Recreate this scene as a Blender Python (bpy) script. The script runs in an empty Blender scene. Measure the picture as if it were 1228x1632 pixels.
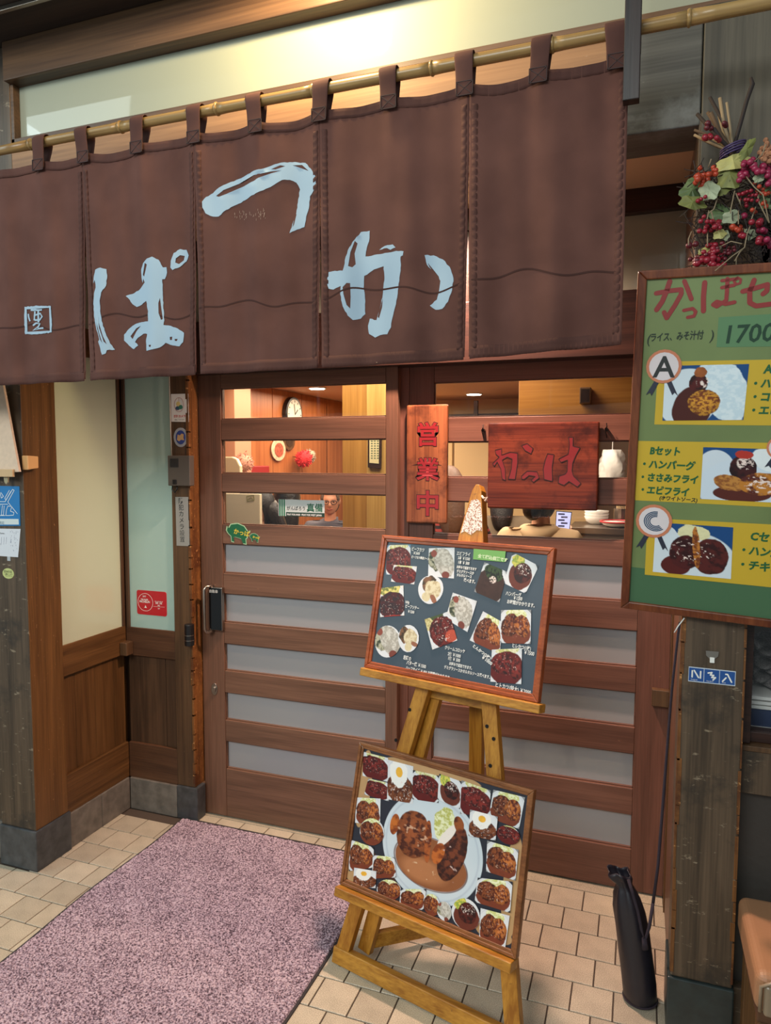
import bpy, bmesh, math, random
import numpy as np
from mathutils import Vector, Matrix
from mathutils.geometry import delaunay_2d_cdt
random.seed(7); PI = math.pi
SC = bpy.context.scene; COL = SC.collection

# ---------------------------------------------------------------- camera
YAW, PITCH, ROLL = math.radians(19.806), math.radians(4.270), math.radians(-0.109)
FPX, CX, CY, EYE = 1125.0, 614.0, 816.0, 1.55
_f = np.array([-math.sin(YAW)*math.cos(PITCH), math.cos(YAW)*math.cos(PITCH), -math.sin(PITCH)])
_r = np.array([math.cos(YAW), math.sin(YAW), 0.0]); _d = np.cross(_f, _r)
_c, _s = math.cos(ROLL), math.sin(ROLL)
_R = np.array([_c*_r+_s*_d, -_s*_r+_c*_d, _f])
cam = bpy.data.cameras.new('camera'); camo = bpy.data.objects.new('camera', cam); COL.objects.link(camo)
cam.sensor_fit = 'VERTICAL'; cam.sensor_height = 32.0; cam.lens = 32.0*FPX/1632.0
cam.clip_start = 0.05; cam.clip_end = 60
camo.matrix_world = Matrix(((_R[0][0], -_R[1][0], -_R[2][0], 0), (_R[0][1], -_R[1][1], -_R[2][1], 0),
                            (_R[0][2], -_R[1][2], -_R[2][2], EYE), (0, 0, 0, 1)))
SC.camera = camo
# ---------------------------------------------------------------- light and exposure
def s2l(v):
    v = v/255.0
    return v/12.92 if v <= 0.04045 else ((v+0.055)/1.055)**2.4
def C(r, g, b): return (s2l(r), s2l(g), s2l(b), 1.0)
SC.view_settings.view_transform = 'Standard'; SC.view_settings.look = 'None'
SC.view_settings.gamma = 1.0; SC.view_settings.use_curve_mapping = False
SC.view_settings.exposure = 0.55
W = bpy.data.worlds.new('arcade_ambient'); SC.world = W; W.use_nodes = True
W.node_tree.nodes['Background'].inputs[0].default_value = (0.80, 0.92, 0.95, 1)
W.node_tree.nodes['Background'].inputs[1].default_value = 0.27
def area(name, loc, target, sx, sy, power, col, spread=180):
    l = bpy.data.lights.new(name, 'AREA'); l.shape = 'RECTANGLE'; l.size = sx; l.size_y = sy
    l.energy = power; l.color = col; l.spread = math.radians(spread)
    o = bpy.data.objects.new(name, l); COL.objects.link(o); o.location = loc
    o.rotation_euler = (Vector(target)-Vector(loc)).to_track_quat('-Z', 'Y').to_euler()
    return o
def spot(name, loc, target, power, col, deg, blend=.6, rad=.04):
    l = bpy.data.lights.new(name, 'SPOT'); l.energy = power; l.color = col
    l.spot_size = math.radians(deg); l.spot_blend = blend; l.shadow_soft_size = rad
    o = bpy.data.objects.new(name, l); COL.objects.link(o); o.location = loc
    o.rotation_euler = (Vector(target)-Vector(loc)).to_track_quat('-Z', 'Y').to_euler()
    return o
area('arcade_lamp_cool', (-1.6, -2.4, 3.6), (-0.9, 2.2, 1.0), 2.6, 1.2, 92, (0.96, 1.0, 0.97))
area('arcade_lamp_left', (-4.6, -0.6, 3.4), (-1.2, 2.0, 1.2), 1.2, 2.6, 38, (0.85, 1.0, 0.98))
spot('eave_downlight_lamp', (-0.86, 1.68, 2.945), (-0.86, 1.78, 0), 34, (1.0, 0.74, 0.38), 179, .15, .05)
spot('recess_downlight_lamp', (-0.62, 2.27, 2.40), (-0.62, 2.20, 0), 130, (1.0, 0.66, 0.52), 150, .8, .035)
# inside the restaurant
area('dining_lamp_far', (-2.5, 5.6, 2.15), (-2.5, 5.6, 0), 1.0, 2.6, 46, (1.0, 0.78, 0.55))
area('dining_lamp_near', (-0.9, 4.2, 2.15), (-0.9, 4.2, 0), 1.6, 1.4, 40, (1.0, 0.84, 0.66))

area('dining_fill_entry', (-1.2, 3.15, 2.15), (-1.2, 3.3, 0), 1.6, .5, 16, (1.0, 0.82, 0.6))  # added fill without a seen source, brightens the near wood pillar
# ---------------------------------------------------------------- photograph ray helpers: pixel -> point on a real plane
def ray(x, y): return np.array([(x-CX)/FPX, (y-CY)/FPX, 1.0])@_R
O0 = np.array([0, 0, EYE])
def onX(x, y, X): d = ray(x, y); return O0+d*(X/d[0])
def onY(x, y, Y): d = ray(x, y); return O0+d*(Y/d[1])
def onZ(x, y, Z=0.0): d = ray(x, y); return O0+d*((Z-EYE)/d[2])
class Frame:
    def __init__(s, o, u, v, n):
        s.o, s.u, s.v, s.n = [np.array(q, float) for q in (o, u, v, n)]
    def pt(s, a, b, c=0.0): return s.o+s.u*a+s.v*b+s.n*c
    def loc(s, x, y, off=0.0):
        d = ray(x, y); P = O0+d*(((s.o+s.n*off-O0)@s.n)/(d@s.n)); q = P-s.o
        return float(q@s.u), float(q@s.v)
def FY(Y): return Frame((0, Y, 0), (1, 0, 0), (0, 0, 1), (0, -1, 0))
def FXp(X): return Frame((X, 0, 0), (0, 1, 0), (0, 0, 1), (1, 0, 0))   # faces +X

# ---------------------------------------------------------------- objects
OFF = {}
def link(o, parent=None):
    COL.objects.link(o)
    if parent is not None: o.parent = parent; OFF[o.name] = OFF.get(parent.name, Vector((0, 0, 0)))
    return o
def tag(o, label=None, cat=None, group=None, kind=None):
    if label: o['label'] = label
    if cat: o['category'] = cat
    if group: o['group'] = group
    if kind: o['kind'] = kind
    return o
def thing(name, label, cat, loc, group=None, kind=None):
    o = bpy.data.objects.new(name, None); o.empty_display_size = .05; COL.objects.link(o)
    o.location = Vector([float(q) for q in loc]); OFF[o.name] = o.location.copy()
    return tag(o, label, cat, group, kind)
class MB:
    def __init__(s): s.v = []; s.f = []; s.m = []
    def add(s, vs, fs, mi=0):
        k = len(s.v); s.v += [tuple(float(c) for c in q) for q in vs]; s.f += [tuple(i+k for i in f) for f in fs]; s.m += [mi]*len(fs)
        return s
    def box(s, x0, x1, y0, y1, z0, z1, mi=0):
        vs = [(x, y, z) for z in (z0, z1) for y in (y0, y1) for x in (x0, x1)]
        return s.add(vs, [(0, 2, 3, 1), (4, 5, 7, 6), (0, 1, 5, 4), (2, 6, 7, 3), (0, 4, 6, 2), (1, 3, 7, 5)], mi)
    def hexa(s, lo, hi, mi=0):           # lo, hi: 4 points each, same order
        vs = list(lo)+list(hi)
        return s.add(vs, [(3, 2, 1, 0), (4, 5, 6, 7), (0, 1, 5, 4), (1, 2, 6, 5), (2, 3, 7, 6), (3, 0, 4, 7)], mi)
    def fbox(s, F, a0, a1, b0, b1, c0, c1, mi=0):
        q = ((a0, b0), (a1, b0), (a1, b1), (a0, b1))
        return s.hexa([F.pt(a, b, c0) for a, b in q], [F.pt(a, b, c1) for a, b in q], mi)
    def prism(s, F, pts, c0, c1, mi=0):
        n = len(pts); lo = [F.pt(a, b, c0) for a, b in pts]; hi = [F.pt(a, b, c1) for a, b in pts]
        return s.add(lo+hi, [tuple(range(n-1, -1, -1)), tuple(range(n, 2*n))]+[(i, (i+1) % n, n+(i+1) % n, n+i) for i in range(n)], mi)
    def beam(s, F, p, q, w, c0, c1):      # a bar in plane F from p to q
        p = np.array(p, float); q = np.array(q, float); d = (q-p)/np.linalg.norm(q-p); m = np.array([-d[1], d[0]])*w/2
        return s.prism(F, [p-m, q-m, q+m, p+m], c0, c1)
    def tube(s, path, r, seg=8, cap=True, mi=0):
        P = [np.array(p, float) for p in path]; n = len(P)
        rr = list(r) if hasattr(r, '__len__') else [r]*n; vs = []; prev = None
        for i in range(n):
            t = P[min(i+1, n-1)]-P[max(i-1, 0)]; t = t/(np.linalg.norm(t)+1e-9)
            if prev is None:
                a = np.array([0, 0, 1.0]) if abs(t[2]) < .9 else np.array([1.0, 0, 0])
                x = np.cross(a, t)
            else: x = prev-t*(prev@t)
            x = x/(np.linalg.norm(x)+1e-9); prev = x; y = np.cross(t, x)
            vs += [P[i]+rr[i]*(x*math.cos(2*PI*k/seg)+y*math.sin(2*PI*k/seg)) for k in range(seg)]
        fs = [(i*seg+k, i*seg+(k+1) % seg, (i+1)*seg+(k+1) % seg, (i+1)*seg+k) for i in range(n-1) for k in range(seg)]
        if cap: fs += [tuple(range(seg-1, -1, -1)), tuple(range((n-1)*seg, n*seg))]
        return s.add(vs, fs, mi)
    def ball(s, c, rx, ry=None, rz=None, nu=12, nv=8, mi=0):
        ry = ry or rx; rz = rz or rx; vs = [(c[0], c[1], c[2]-rz)]
        for j in range(1, nv):
            a = -PI/2+PI*j/nv
            vs += [(c[0]+rx*math.cos(a)*math.cos(2*PI*k/nu), c[1]+ry*math.cos(a)*math.sin(2*PI*k/nu), c[2]+rz*math.sin(a)) for k in range(nu)]
        vs.append((c[0], c[1], c[2]+rz)); L = len(vs)-1
        fs = [(0, 1+(k+1) % nu, 1+k) for k in range(nu)]
        fs += [(1+j*nu+k, 1+j*nu+(k+1) % nu, 1+(j+1)*nu+(k+1) % nu, 1+(j+1)*nu+k) for j in range(nv-2) for k in range(nu)]
        fs += [(L, 1+(nv-2)*nu+k, 1+(nv-2)*nu+(k+1) % nu) for k in range(nu)]
        return s.add(vs, fs, mi)
    def disc(s, F, a, b, ra, rb, c0, c1, seg=28, rot=0, mi=0):
        return s.prism(F, [(a+ra*math.cos(t)*math.cos(rot)-rb*math.sin(t)*math.sin(rot), b+ra*math.cos(t)*math.sin(rot)+rb*math.sin(t)*math.cos(rot)) for t in [2*PI*k/seg for k in range(seg)]], c0, c1, mi)
    def build(s, name, mats, parent=None, bevel=0, smooth=False, label=None, cat=None, group=None, kind=None, base=None, seg=2):
        mats = mats if isinstance(mats, (list, tuple)) else [mats]
        V = np.array(s.v)
        if parent is not None: off = np.array(OFF.get(parent.name, Vector((0, 0, 0))))
        else: off = np.array(base, float) if base is not None else np.array([(V[:, 0].min()+V[:, 0].max())/2, (V[:, 1].min()+V[:, 1].max())/2, V[:, 2].min()])
        me = bpy.data.meshes.new(name); me.from_pydata((V-off).tolist(), [], s.f); me.update()
        for m in mats: me.materials.append(m)
        if len(mats) > 1: me.polygons.foreach_set('material_index', s.m)
        if smooth: me.polygons.foreach_set('use_smooth', [True]*len(s.f))
        bm = bmesh.new(); bm.from_mesh(me); bmesh.ops.recalc_face_normals(bm, faces=bm.faces); bm.to_mesh(me); bm.free()
        o = bpy.data.objects.new(name, me)
        if parent is not None: link(o, parent)
        else: COL.objects.link(o); o.location = Vector(off.tolist()); OFF[o.name] = o.location.copy()
        if bevel:
            b = o.modifiers.new('bevel', 'BEVEL'); b.width = bevel; b.segments = seg; b.limit_method = 'ANGLE'; b.angle_limit = math.radians(40)
        return tag(o, label, cat, group, kind)
def bx(name, m, x0, x1, y0, y1, z0, z1, parent=None, bevel=.0015, **k): return MB().box(x0, x1, y0, y1, z0, z1).build(name, m, parent, bevel, **k)

# ---------------------------------------------------------------- materials
def newmat(name):
    m = bpy.data.materials.new(name); m.use_nodes = True; nt = m.node_tree
    return m, nt, nt.nodes['Principled BSDF']
def plain(name, c, rough=.5, metal=0, spec=.5, emit=0, bump=0, bscale=60, var=0):
    m, nt, p = newmat(name); p.inputs['Base Color'].default_value = c; p.inputs['Roughness'].default_value = rough
    p.inputs['Metallic'].default_value = metal; p.inputs['Specular IOR Level'].default_value = spec
    if emit: p.inputs['Emission Color'].default_value = c; p.inputs['Emission Strength'].default_value = emit
    if bump or var:
        tc = nt.nodes.new('ShaderNodeTexCoord'); n = nt.nodes.new('ShaderNodeTexNoise'); n.inputs['Scale'].default_value = bscale; n.inputs['Detail'].default_value = 6
        nt.links.new(tc.outputs['Object'], n.inputs['Vector'])
        if bump:
            b = nt.nodes.new('ShaderNodeBump'); b.inputs['Strength'].default_value = bump; b.inputs['Distance'].default_value = .003
            nt.links.new(n.outputs[0], b.inputs['Height']); nt.links.new(b.outputs[0], p.inputs['Normal'])
        if var:
            r = nt.nodes.new('ShaderNodeValToRGB'); r.color_ramp.elements[0].position = .3; r.color_ramp.elements[1].position = .7
            r.color_ramp.elements[0].color = [q*(1-var) for q in c[:3]]+[1]; r.color_ramp.elements[1].color = [min(1, q*(1+var)) for q in c[:3]]+[1]
            nt.links.new(n.outputs[0], r.inputs[0]); nt.links.new(r.outputs[0], p.inputs['Base Color'])
    return m
def wood(name, dark, light, axis='z', rough=.42, scratch=0, scol=None, scale=1.0, spec=.4, patch=None, pamt=.0):
    m, nt, p = newmat(name); N = nt.nodes; L = nt.links
    p.inputs['Roughness'].default_value = rough; p.inputs['Specular IOR Level'].default_value = spec
    tc = N.new('ShaderNodeTexCoord'); mp = N.new('ShaderNodeMapping'); L.new(tc.outputs['Object'], mp.inputs['Vector'])
    s = [26*scale]*3; s['xyz'.index(axis)] = 1.3*scale; mp.inputs['Scale'].default_value = s
    n1 = N.new('ShaderNodeTexNoise'); n1.inputs['Scale'].default_value = 1.0; n1.inputs['Detail'].default_value = 5; n1.inputs['Distortion'].default_value = .6; L.new(mp.outputs[0], n1.inputs['Vector'])
    mp2 = N.new('ShaderNodeMapping'); L.new(tc.outputs['Object'], mp2.inputs['Vector'])
    s = [190*scale]*3; s['xyz'.index(axis)] = 5*scale; mp2.inputs['Scale'].default_value = s
    n2 = N.new('ShaderNodeTexNoise'); n2.inputs['Scale'].default_value = 1.0; n2.inputs['Detail'].default_value = 3; L.new(mp2.outputs[0], n2.inputs['Vector'])
    mx = N.new('ShaderNodeMix'); mx.data_type = 'FLOAT'; mx.inputs[0].default_value = .38; L.new(n1.outputs[0], mx.inputs[2]); L.new(n2.outputs[0], mx.inputs[3])
    r = N.new('ShaderNodeValToRGB'); r.color_ramp.elements[0].position = .36; r.color_ramp.elements[1].position = .64
    r.color_ramp.elements[0].color = dark; r.color_ramp.elements[1].color = light; L.new(mx.outputs[0], r.inputs[0])
    col = r.outputs[0]
    def over(col, fac, c):
        q = N.new('ShaderNodeMix'); q.data_type = 'RGBA'; L.new(fac, q.inputs[0]); L.new(col, q.inputs[6]); q.inputs[7].default_value = c; return q.outputs[2]
    if patch:
        n4 = N.new('ShaderNodeTexNoise'); n4.inputs['Scale'].default_value = 4.5; n4.inputs['Detail'].default_value = 7; n4.inputs['Roughness'].default_value = .65; L.new(tc.outputs['Object'], n4.inputs['Vector'])
        r4 = N.new('ShaderNodeValToRGB'); r4.color_ramp.elements[0].position = .60-pamt*.3; r4.color_ramp.elements[1].position = .72-pamt*.3; L.new(n4.outputs[0], r4.inputs[0]); col = over(col, r4.outputs[0], patch)
    if scratch:
        mp3 = N.new('ShaderNodeMapping'); L.new(tc.outputs['Object'], mp3.inputs['Vector']); mp3.inputs['Rotation'].default_value = (.5, .4, .8); mp3.inputs['Scale'].default_value = (22, 150, 60)
        n3 = N.new('ShaderNodeTexNoise'); n3.inputs['Scale'].default_value = 1; n3.inputs['Detail'].default_value = 4; n3.inputs['Roughness'].default_value = .7; L.new(mp3.outputs[0], n3.inputs['Vector'])
        r3 = N.new('ShaderNodeValToRGB'); r3.color_ramp.elements[0].position = .74-scratch*.16; r3.color_ramp.elements[1].position = .80-scratch*.14; L.new(n3.outputs[0], r3.inputs[0])
        col = over(col, r3.outputs[0], scol)
    L.new(col, p.inputs['Base Color'])
    b = N.new('ShaderNodeBump'); b.inputs['Strength'].default_value = .25; b.inputs['Distance'].default_value = .002; L.new(mx.outputs[0], b.inputs['Height']); L.new(b.outputs[0], p.inputs['Normal'])
    return m
def vcol(name, rough=.4, spec=.4):
    m, nt, p = newmat(name); a = nt.nodes.new('ShaderNodeAttribute'); a.attribute_name = 'Col'
    nt.links.new(a.outputs['Color'], p.inputs['Base Color']); p.inputs['Roughness'].default_value = rough; p.inputs['Specular IOR Level'].default_value = spec
    return m
def clear_glass(name, tint=(1, 1, 1, 1)):
    m = bpy.data.materials.new(name); m.use_nodes = True; nt = m.node_tree; nt.nodes.clear()
    o = nt.nodes.new('ShaderNodeOutputMaterial'); mx = nt.nodes.new('ShaderNodeMixShader'); t = nt.nodes.new('ShaderNodeBsdfTransparent'); g = nt.nodes.new('ShaderNodeBsdfGlossy')
    t.inputs[0].default_value = tint; g.inputs['Roughness'].default_value = .02; f = nt.nodes.new('ShaderNodeFresnel'); f.inputs[0].default_value = 1.35
    nt.links.new(f.outputs[0], mx.inputs[0]); nt.links.new(t.outputs[0], mx.inputs[1]); nt.links.new(g.outputs[0], mx.inputs[2]); nt.links.new(mx.outputs[0], o.inputs[0]); return m
M = {}
M['door'] = wood('door_wood', C(94, 67, 52), C(122, 88, 69), 'x', .38, .12, C(150, 105, 75))
M['door_z'] = wood('door_wood_upright', C(92, 65, 50), C(118, 84, 66), 'z', .38, .12, C(150, 105, 75))
M['door_r'] = wood('door_wood_red', C(92, 60, 48), C(118, 80, 65), 'x', .38, .12, C(150, 105, 75)); M['door_rz'] = wood('door_wood_red_upright', C(90, 58, 46), C(116, 76, 62), 'z', .38, .12, C(150, 105, 75))
M['post_dark'] = wood('weathered_dark_post', C(58, 47, 36), C(94, 77, 60), 'z', .5, .75, C(132, 118, 98), patch=C(46, 40, 34), pamt=.2)
M['post_brown'] = wood('oiled_brown_post', C(76, 50, 24), C(112, 77, 40), 'z', .4, .5, C(165, 125, 85))
M['jamb'] = wood('jamb_brown', C(66, 46, 30), C(96, 70, 46), 'z', .45, .4, C(130, 105, 75))
M['jamb_scraped'] = wood('scraped_jamb', C(82, 50, 22), C(134, 86, 42), 'z', .5, .75, C(205, 150, 90), patch=C(75, 40, 18), pamt=.4)
M['wall_brown'] = wood('wall_brown_wood', C(70, 46, 22), C(102, 70, 38), 'z', .42, .2, C(150, 112, 78))
M['wall_brown_y'] = wood('wall_brown_rail', C(72, 47, 23), C(106, 73, 40), 'y', .42, .2, C(150, 112, 78))
M['wall_brown_x'] = wood('wall_brown_rail_x', C(66, 43, 29), C(92, 62, 42), 'x', .42, .2, C(140, 105, 75))
M['wall_dark_z'] = wood('back_wall_boards', C(58, 40, 27), C(86, 61, 42), 'z', .45, .1, C(130, 100, 75))
M['beam'] = wood('dark_beam', C(64, 44, 30), C(104, 76, 52), 'x', .45, .15, C(140, 112, 85), scale=.6)
M['beam_grey'] = wood('weathered_beam', C(62, 60, 55), C(94, 92, 86), 'x', .5, .4, C(134, 132, 124), patch=C(108, 110, 108), pamt=.25, scale=.7)
M['beam_lit'] = wood('lit_brown_crossbeam', C(112, 76, 46), C(158, 116, 76), 'x', .5, .2, C(170, 140, 110), scale=.6); M['panel_grey'] = wood('weathered_panel', C(60, 56, 47), C(86, 80, 68), 'z', .5, .2, C(140, 130, 112), scale=.7)  # left crossbeam: warm downlight glow is put into its brown wood colour
M['darkwood'] = wood('very_dark_wood', C(36, 22, 18), C(62, 38, 30), 'x', .4)
M['black_bar'] = wood('black_stained_bar', C(26, 20, 19), C(50, 36, 32), 'z', .35)
M['eave'] = wood('eave_soffit', C(44, 33, 26), C(60, 46, 36), 'x', .6)
M['soffit'] = plain('cream_soffit', C(190, 160, 130), .6)
M['stone'] = plain('black_stone', C(62, 64, 66), .35, bump=.5, bscale=30, var=.35)
M['stone_grey'] = plain('grey_stone', C(104, 98, 90), .45, bump=.5, bscale=25, var=.3)
M['grout'] = plain('grout', C(72, 60, 50), .8, bump=.4, bscale=200)
M['bamboo'] = wood('bamboo', C(116, 88, 50), C(168, 136, 86), 'x', .3)
M['steel'] = plain('brushed_steel', C(165, 155, 145), .3, 1)
M['iron'] = plain('dark_iron', C(40, 36, 34), .4, .8)
M['black'] = plain('black_plastic', C(22, 22, 24), .3)
M['gloss_black'] = plain('gloss_black', C(10, 10, 12), .1)
M['white'] = plain('white_paint', C(225, 225, 220), .5)
M['paper'] = plain('paper', C(222, 218, 210), .6)
M['ink'] = plain('ink', C(30, 28, 30), .6)
M['glass'] = clear_glass('clear_glass')
def frosted(name, c, rough=.22):
    m, nt, p = newmat(name); p.inputs['Base Color'].default_value = c; p.inputs['Roughness'].default_value = rough; p.inputs['Specular IOR Level'].default_value = .6
    p.inputs['Coat Weight'].default_value = .6; p.inputs['Coat Roughness'].default_value = .03; return m
M['frost_win'] = frosted('frosted_window', C(184, 192, 166))
M['frost_win2'] = frosted('frosted_window_back', C(156, 184, 176))
M['frost_top'] = frosted('frosted_transom', C(150, 154, 136), .6)
M['frost_door'] = frosted('frosted_door_pane', C(150, 150, 152), .28)

# tile: speckled
def tilemat(name, c, amt=.16):
    m, nt, p = newmat(name); N = nt.nodes; L = nt.links; tc = N.new('ShaderNodeTexCoord'); oi = N.new('ShaderNodeObjectInfo')
    n = N.new('ShaderNodeTexNoise'); n.inputs['Scale'].default_value = 420; n.inputs['Detail'].default_value = 2; L.new(tc.outputs['Object'], n.inputs['Vector'])
    r = N.new('ShaderNodeValToRGB'); r.color_ramp.elements[0].position = .38; r.color_ramp.elements[1].position = .6
    r.color_ramp.elements[0].color = [q*(1-amt*2.2) for q in c[:3]]+[1]; r.color_ramp.elements[1].color = [q*(1+amt*.6) for q in c[:3]]+[1]; L.new(n.outputs[0], r.inputs[0])
    hv = N.new('ShaderNodeHueSaturation'); mr = N.new('ShaderNodeMapRange'); mr.inputs[3].default_value = .86; mr.inputs[4].default_value = 1.1
    L.new(oi.outputs['Random'], mr.inputs[0]); L.new(mr.outputs[0], hv.inputs['Value']); L.new(r.outputs[0], hv.inputs['Color'])
    n5 = N.new('ShaderNodeTexNoise'); n5.inputs['Scale'].default_value = 14; n5.inputs['Detail'].default_value = 5; L.new(tc.outputs['Object'], n5.inputs['Vector'])
    mr2 = N.new('ShaderNodeMapRange'); mr2.inputs[1].default_value = .35; mr2.inputs[2].default_value = .7; mr2.inputs[3].default_value = 1.04; mr2.inputs[4].default_value = .86; L.new(n5.outputs[0], mr2.inputs[0])
    h2 = N.new('ShaderNodeHueSaturation'); L.new(mr2.outputs[0], h2.inputs['Value']); L.new(hv.outputs[0], h2.inputs['Color']); L.new(h2.outputs[0], p.inputs['Base Color'])
    p.inputs['Roughness'].default_value = .42
    b = N.new('ShaderNodeBump'); b.inputs['Strength'].default_value = .3; b.inputs['Distance'].default_value = .001; L.new(n.outputs[0], b.inputs['Height']); L.new(b.outputs[0], p.inputs['Normal'])
    return m
M['tile'] = tilemat('beige_floor_tile', C(194, 181, 158))
M['v'] = vcol('printed_photo', .38)
_fl = {}
def flat(r, g, b, rough=.5):
    k = (r, g, b, rough)
    if k not in _fl: _fl[k] = plain('colour_%d_%d_%d' % (r, g, b), C(r, g, b), rough)
    return _fl[k]

# ---------------------------------------------------------------- writing and flat shapes
def text(body, F, a, b, size, mat, parent, off=.0008, rot=0.0, name='writing', bold=0.0, align='LEFT', wide=1.0, thick=.0003, shear=0.0, label=None):
    cu = bpy.data.curves.new('t', 'FONT'); cu.body = body; cu.size = size; cu.align_x = align; cu.offset = bold; cu.resolution_u = 2; cu.shear = shear
    to = bpy.data.objects.new('t', cu); COL.objects.link(to); dg = bpy.context.evaluated_depsgraph_get(); dg.update()
    me = bpy.data.meshes.new_from_object(to.evaluated_get(dg)); bpy.data.objects.remove(to); bpy.data.curves.remove(cu)
    me.name = name; n = len(me.vertices); co = np.zeros(n*3); me.vertices.foreach_get('co', co); co = co.reshape(-1, 3)
    cr, sr = math.cos(rot), math.sin(rot); x = co[:, 0]*wide; y = co[:, 1]; A = a+x*cr-y*sr; B = b+x*sr+y*cr
    W_ = F.o[None]+A[:, None]*F.u+B[:, None]*F.v+F.n*off
    offv = np.array(OFF.get(parent.name)) if parent is not None else np.zeros(3)
    me.vertices.foreach_set('co', (W_-offv).ravel()); me.materials.clear(); me.materials.append(mat); me.update()
    o = bpy.data.objects.new(name, me); link(o, parent)
    if label: o['label'] = label
    return o
def vtext(body, F, a, b, size, mat, parent, step=1.08, **k):
    for i, ch in enumerate(body): text(ch, F, a, b-i*size*step, size, mat, parent, **k)
def stroke(mb, F, pts, w, c0, c1):
    for i, (p, q) in enumerate(zip(pts[:-1], pts[1:])): mb.beam(F, p, q, w, c0, c1-(c1-c0)*.08*(i % 2))
    for p in pts: mb.disc(F, p[0], p[1], w/2, w/2, c0+(c1-c0)*.1, c0+(c1-c0)*.8, 8)
def cdt(outer, holes=(), step=None, extra=()):
    """triangulate a polygon with holes, interior grid points every step"""
    def inside(pt, poly):
        x, y = pt; c = False; j = len(poly)-1
        for i in range(len(poly)):
            if (poly[i][1] > y) != (poly[j][1] > y) and x < (poly[j][0]-poly[i][0])*(y-poly[i][1])/(poly[j][1]-poly[i][1])+poly[i][0]: c = not c
            j = i
        return c
    vs = []; es = []
    for poly in [outer]+list(holes):
        k = len(vs); vs += [Vector(p) for p in poly]; es += [(k+i, k+(i+1) % len(poly)) for i in range(len(poly))]
    if step:
        xs = [p[0] for p in outer]; ys = [p[1] for p in outer]; x = min(xs)
        while x < max(xs):
            y = min(ys)
            while y < max(ys):
                if inside((x, y), outer): vs.append(Vector((x, y)))
                y += step
            x += step
    r = delaunay_2d_cdt(vs, es, [], 0, 1e-6); V = [tuple(p) for p in r[0]]; T = []
    for f in r[2]:
        c = (sum(V[i][0] for i in f)/len(f), sum(V[i][1] for i in f)/len(f))
        if inside(c, outer) and not any(inside(c, h) for h in holes): T.append(tuple(f))
    return V, T
def polyface(mb, F, outer, holes=(), off=.001):
    V, T = cdt(outer, holes); mb.add([F.pt(a, b, off) for a, b in V], T)

# ---------------------------------------------------------------- painted photographs (vertex colours of flat prints)
rng = np.random.RandomState(11)
def noise2(ny, nx, cells, seed):
    r = np.random.RandomState(seed); out = np.zeros((ny, nx)); amp = 1; tot = 0
    for o in range(4):
        g = r.rand(cells+2, cells+2); ys = np.linspace(0, cells, ny); xs = np.linspace(0, cells, nx)
        y0 = np.floor(ys).astype(int); x0 = np.floor(xs).astype(int); fy = (ys-y0)[:, None]; fx = (xs-x0)[None]
        fy = fy*fy*(3-2*fy); fx = fx*fx*(3-2*fx)
        out += amp*((g[y0][:, x0]*(1-fx)+g[y0][:, x0+1]*fx)*(1-fy)+(g[y0+1][:, x0]*(1-fx)+g[y0+1][:, x0+1]*fx)*fy)
        tot += amp; amp *= .55; cells *= 2
    return out/tot
def lin(c): return np.array([s2l(q) for q in c])
class Paint:
    def __init__(s, ny, nx, asp, bg, seed):
        s.ny, s.nx, s.seed = ny, nx, seed; t, u = np.mgrid[0:1:ny*1j, 0:1:nx*1j]; s.x = u*asp; s.y = t; s.asp = asp   # y down
        s.img = np.ones((ny, nx, 3))*lin(bg); s.k = 0
    def n(s, cells): s.k += 1; return noise2(s.ny, s.nx, max(2, int(cells)), s.seed*31+s.k*7)
    def blob(s, cx, cy, rx, ry, col, rot=0, var=0, cells=12, edge=.0, col2=None, soft=.03, streak=None, shade=0):
        dx = s.x-cx*s.asp; dy = s.y-cy; c, q = math.cos(rot), math.sin(rot); a = (dx*c+dy*q)/(rx); b = (-dx*q+dy*c)/(ry)
        d = np.sqrt(a*a+b*b)
        if edge: d = d+edge*(s.n(7)-.5)*2
        m = np.clip((1-d)/soft, 0, 1)[..., None]
        cc = np.ones_like(s.img)*lin(col)
        if col2 is not None:
            w = s.n(cells)
            if streak is not None:
                ph = (dx*math.cos(streak)+dy*math.sin(streak)); w = .84*w+.16*(.5+.5*np.sin(ph*95+14*s.n(5)))
            w = np.clip((w-.40)/.20, 0, 1)[..., None]; cc = cc*(1-w)+lin(col2)*w
        if var: cc = cc*(1+var*(s.n(cells)-.5)*2)[..., None]
        if shade: cc = cc*(1.18-shade*np.clip(d, 0, 1)**2-.25*shade*(dy/ry))[..., None]*(1+.30*(s.n(cells*3)-.5))[..., None]
        s.img = s.img*(1-m)+np.clip(cc, 0, 1)*m
    def rim(s, cx, cy, rx, ry, col, w=.04, rot=0):
        dx = s.x-cx*s.asp; dy = s.y-cy; c, q = math.cos(rot), math.sin(rot); d = np.sqrt(((dx*c+dy*q)/rx)**2+((-dx*q+dy*c)/ry)**2)
        m = np.clip(1-np.abs(d-1)/w, 0, 1)[..., None]; s.img = s.img*(1-m)+lin(col)*m
    def spark(s, cx, cy, rx, ry, thr=.68, col=(235, 215, 205), cells=26):
        dx = (s.x-cx*s.asp)/rx; dy = (s.y-cy)/ry; m = np.clip((1-np.sqrt(dx*dx+dy*dy))*6, 0, 1)*np.clip((s.n(cells)-thr)/.05, 0, 1)
        s.img = s.img*(1-m[..., None])+lin(col)*m[..., None]
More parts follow.
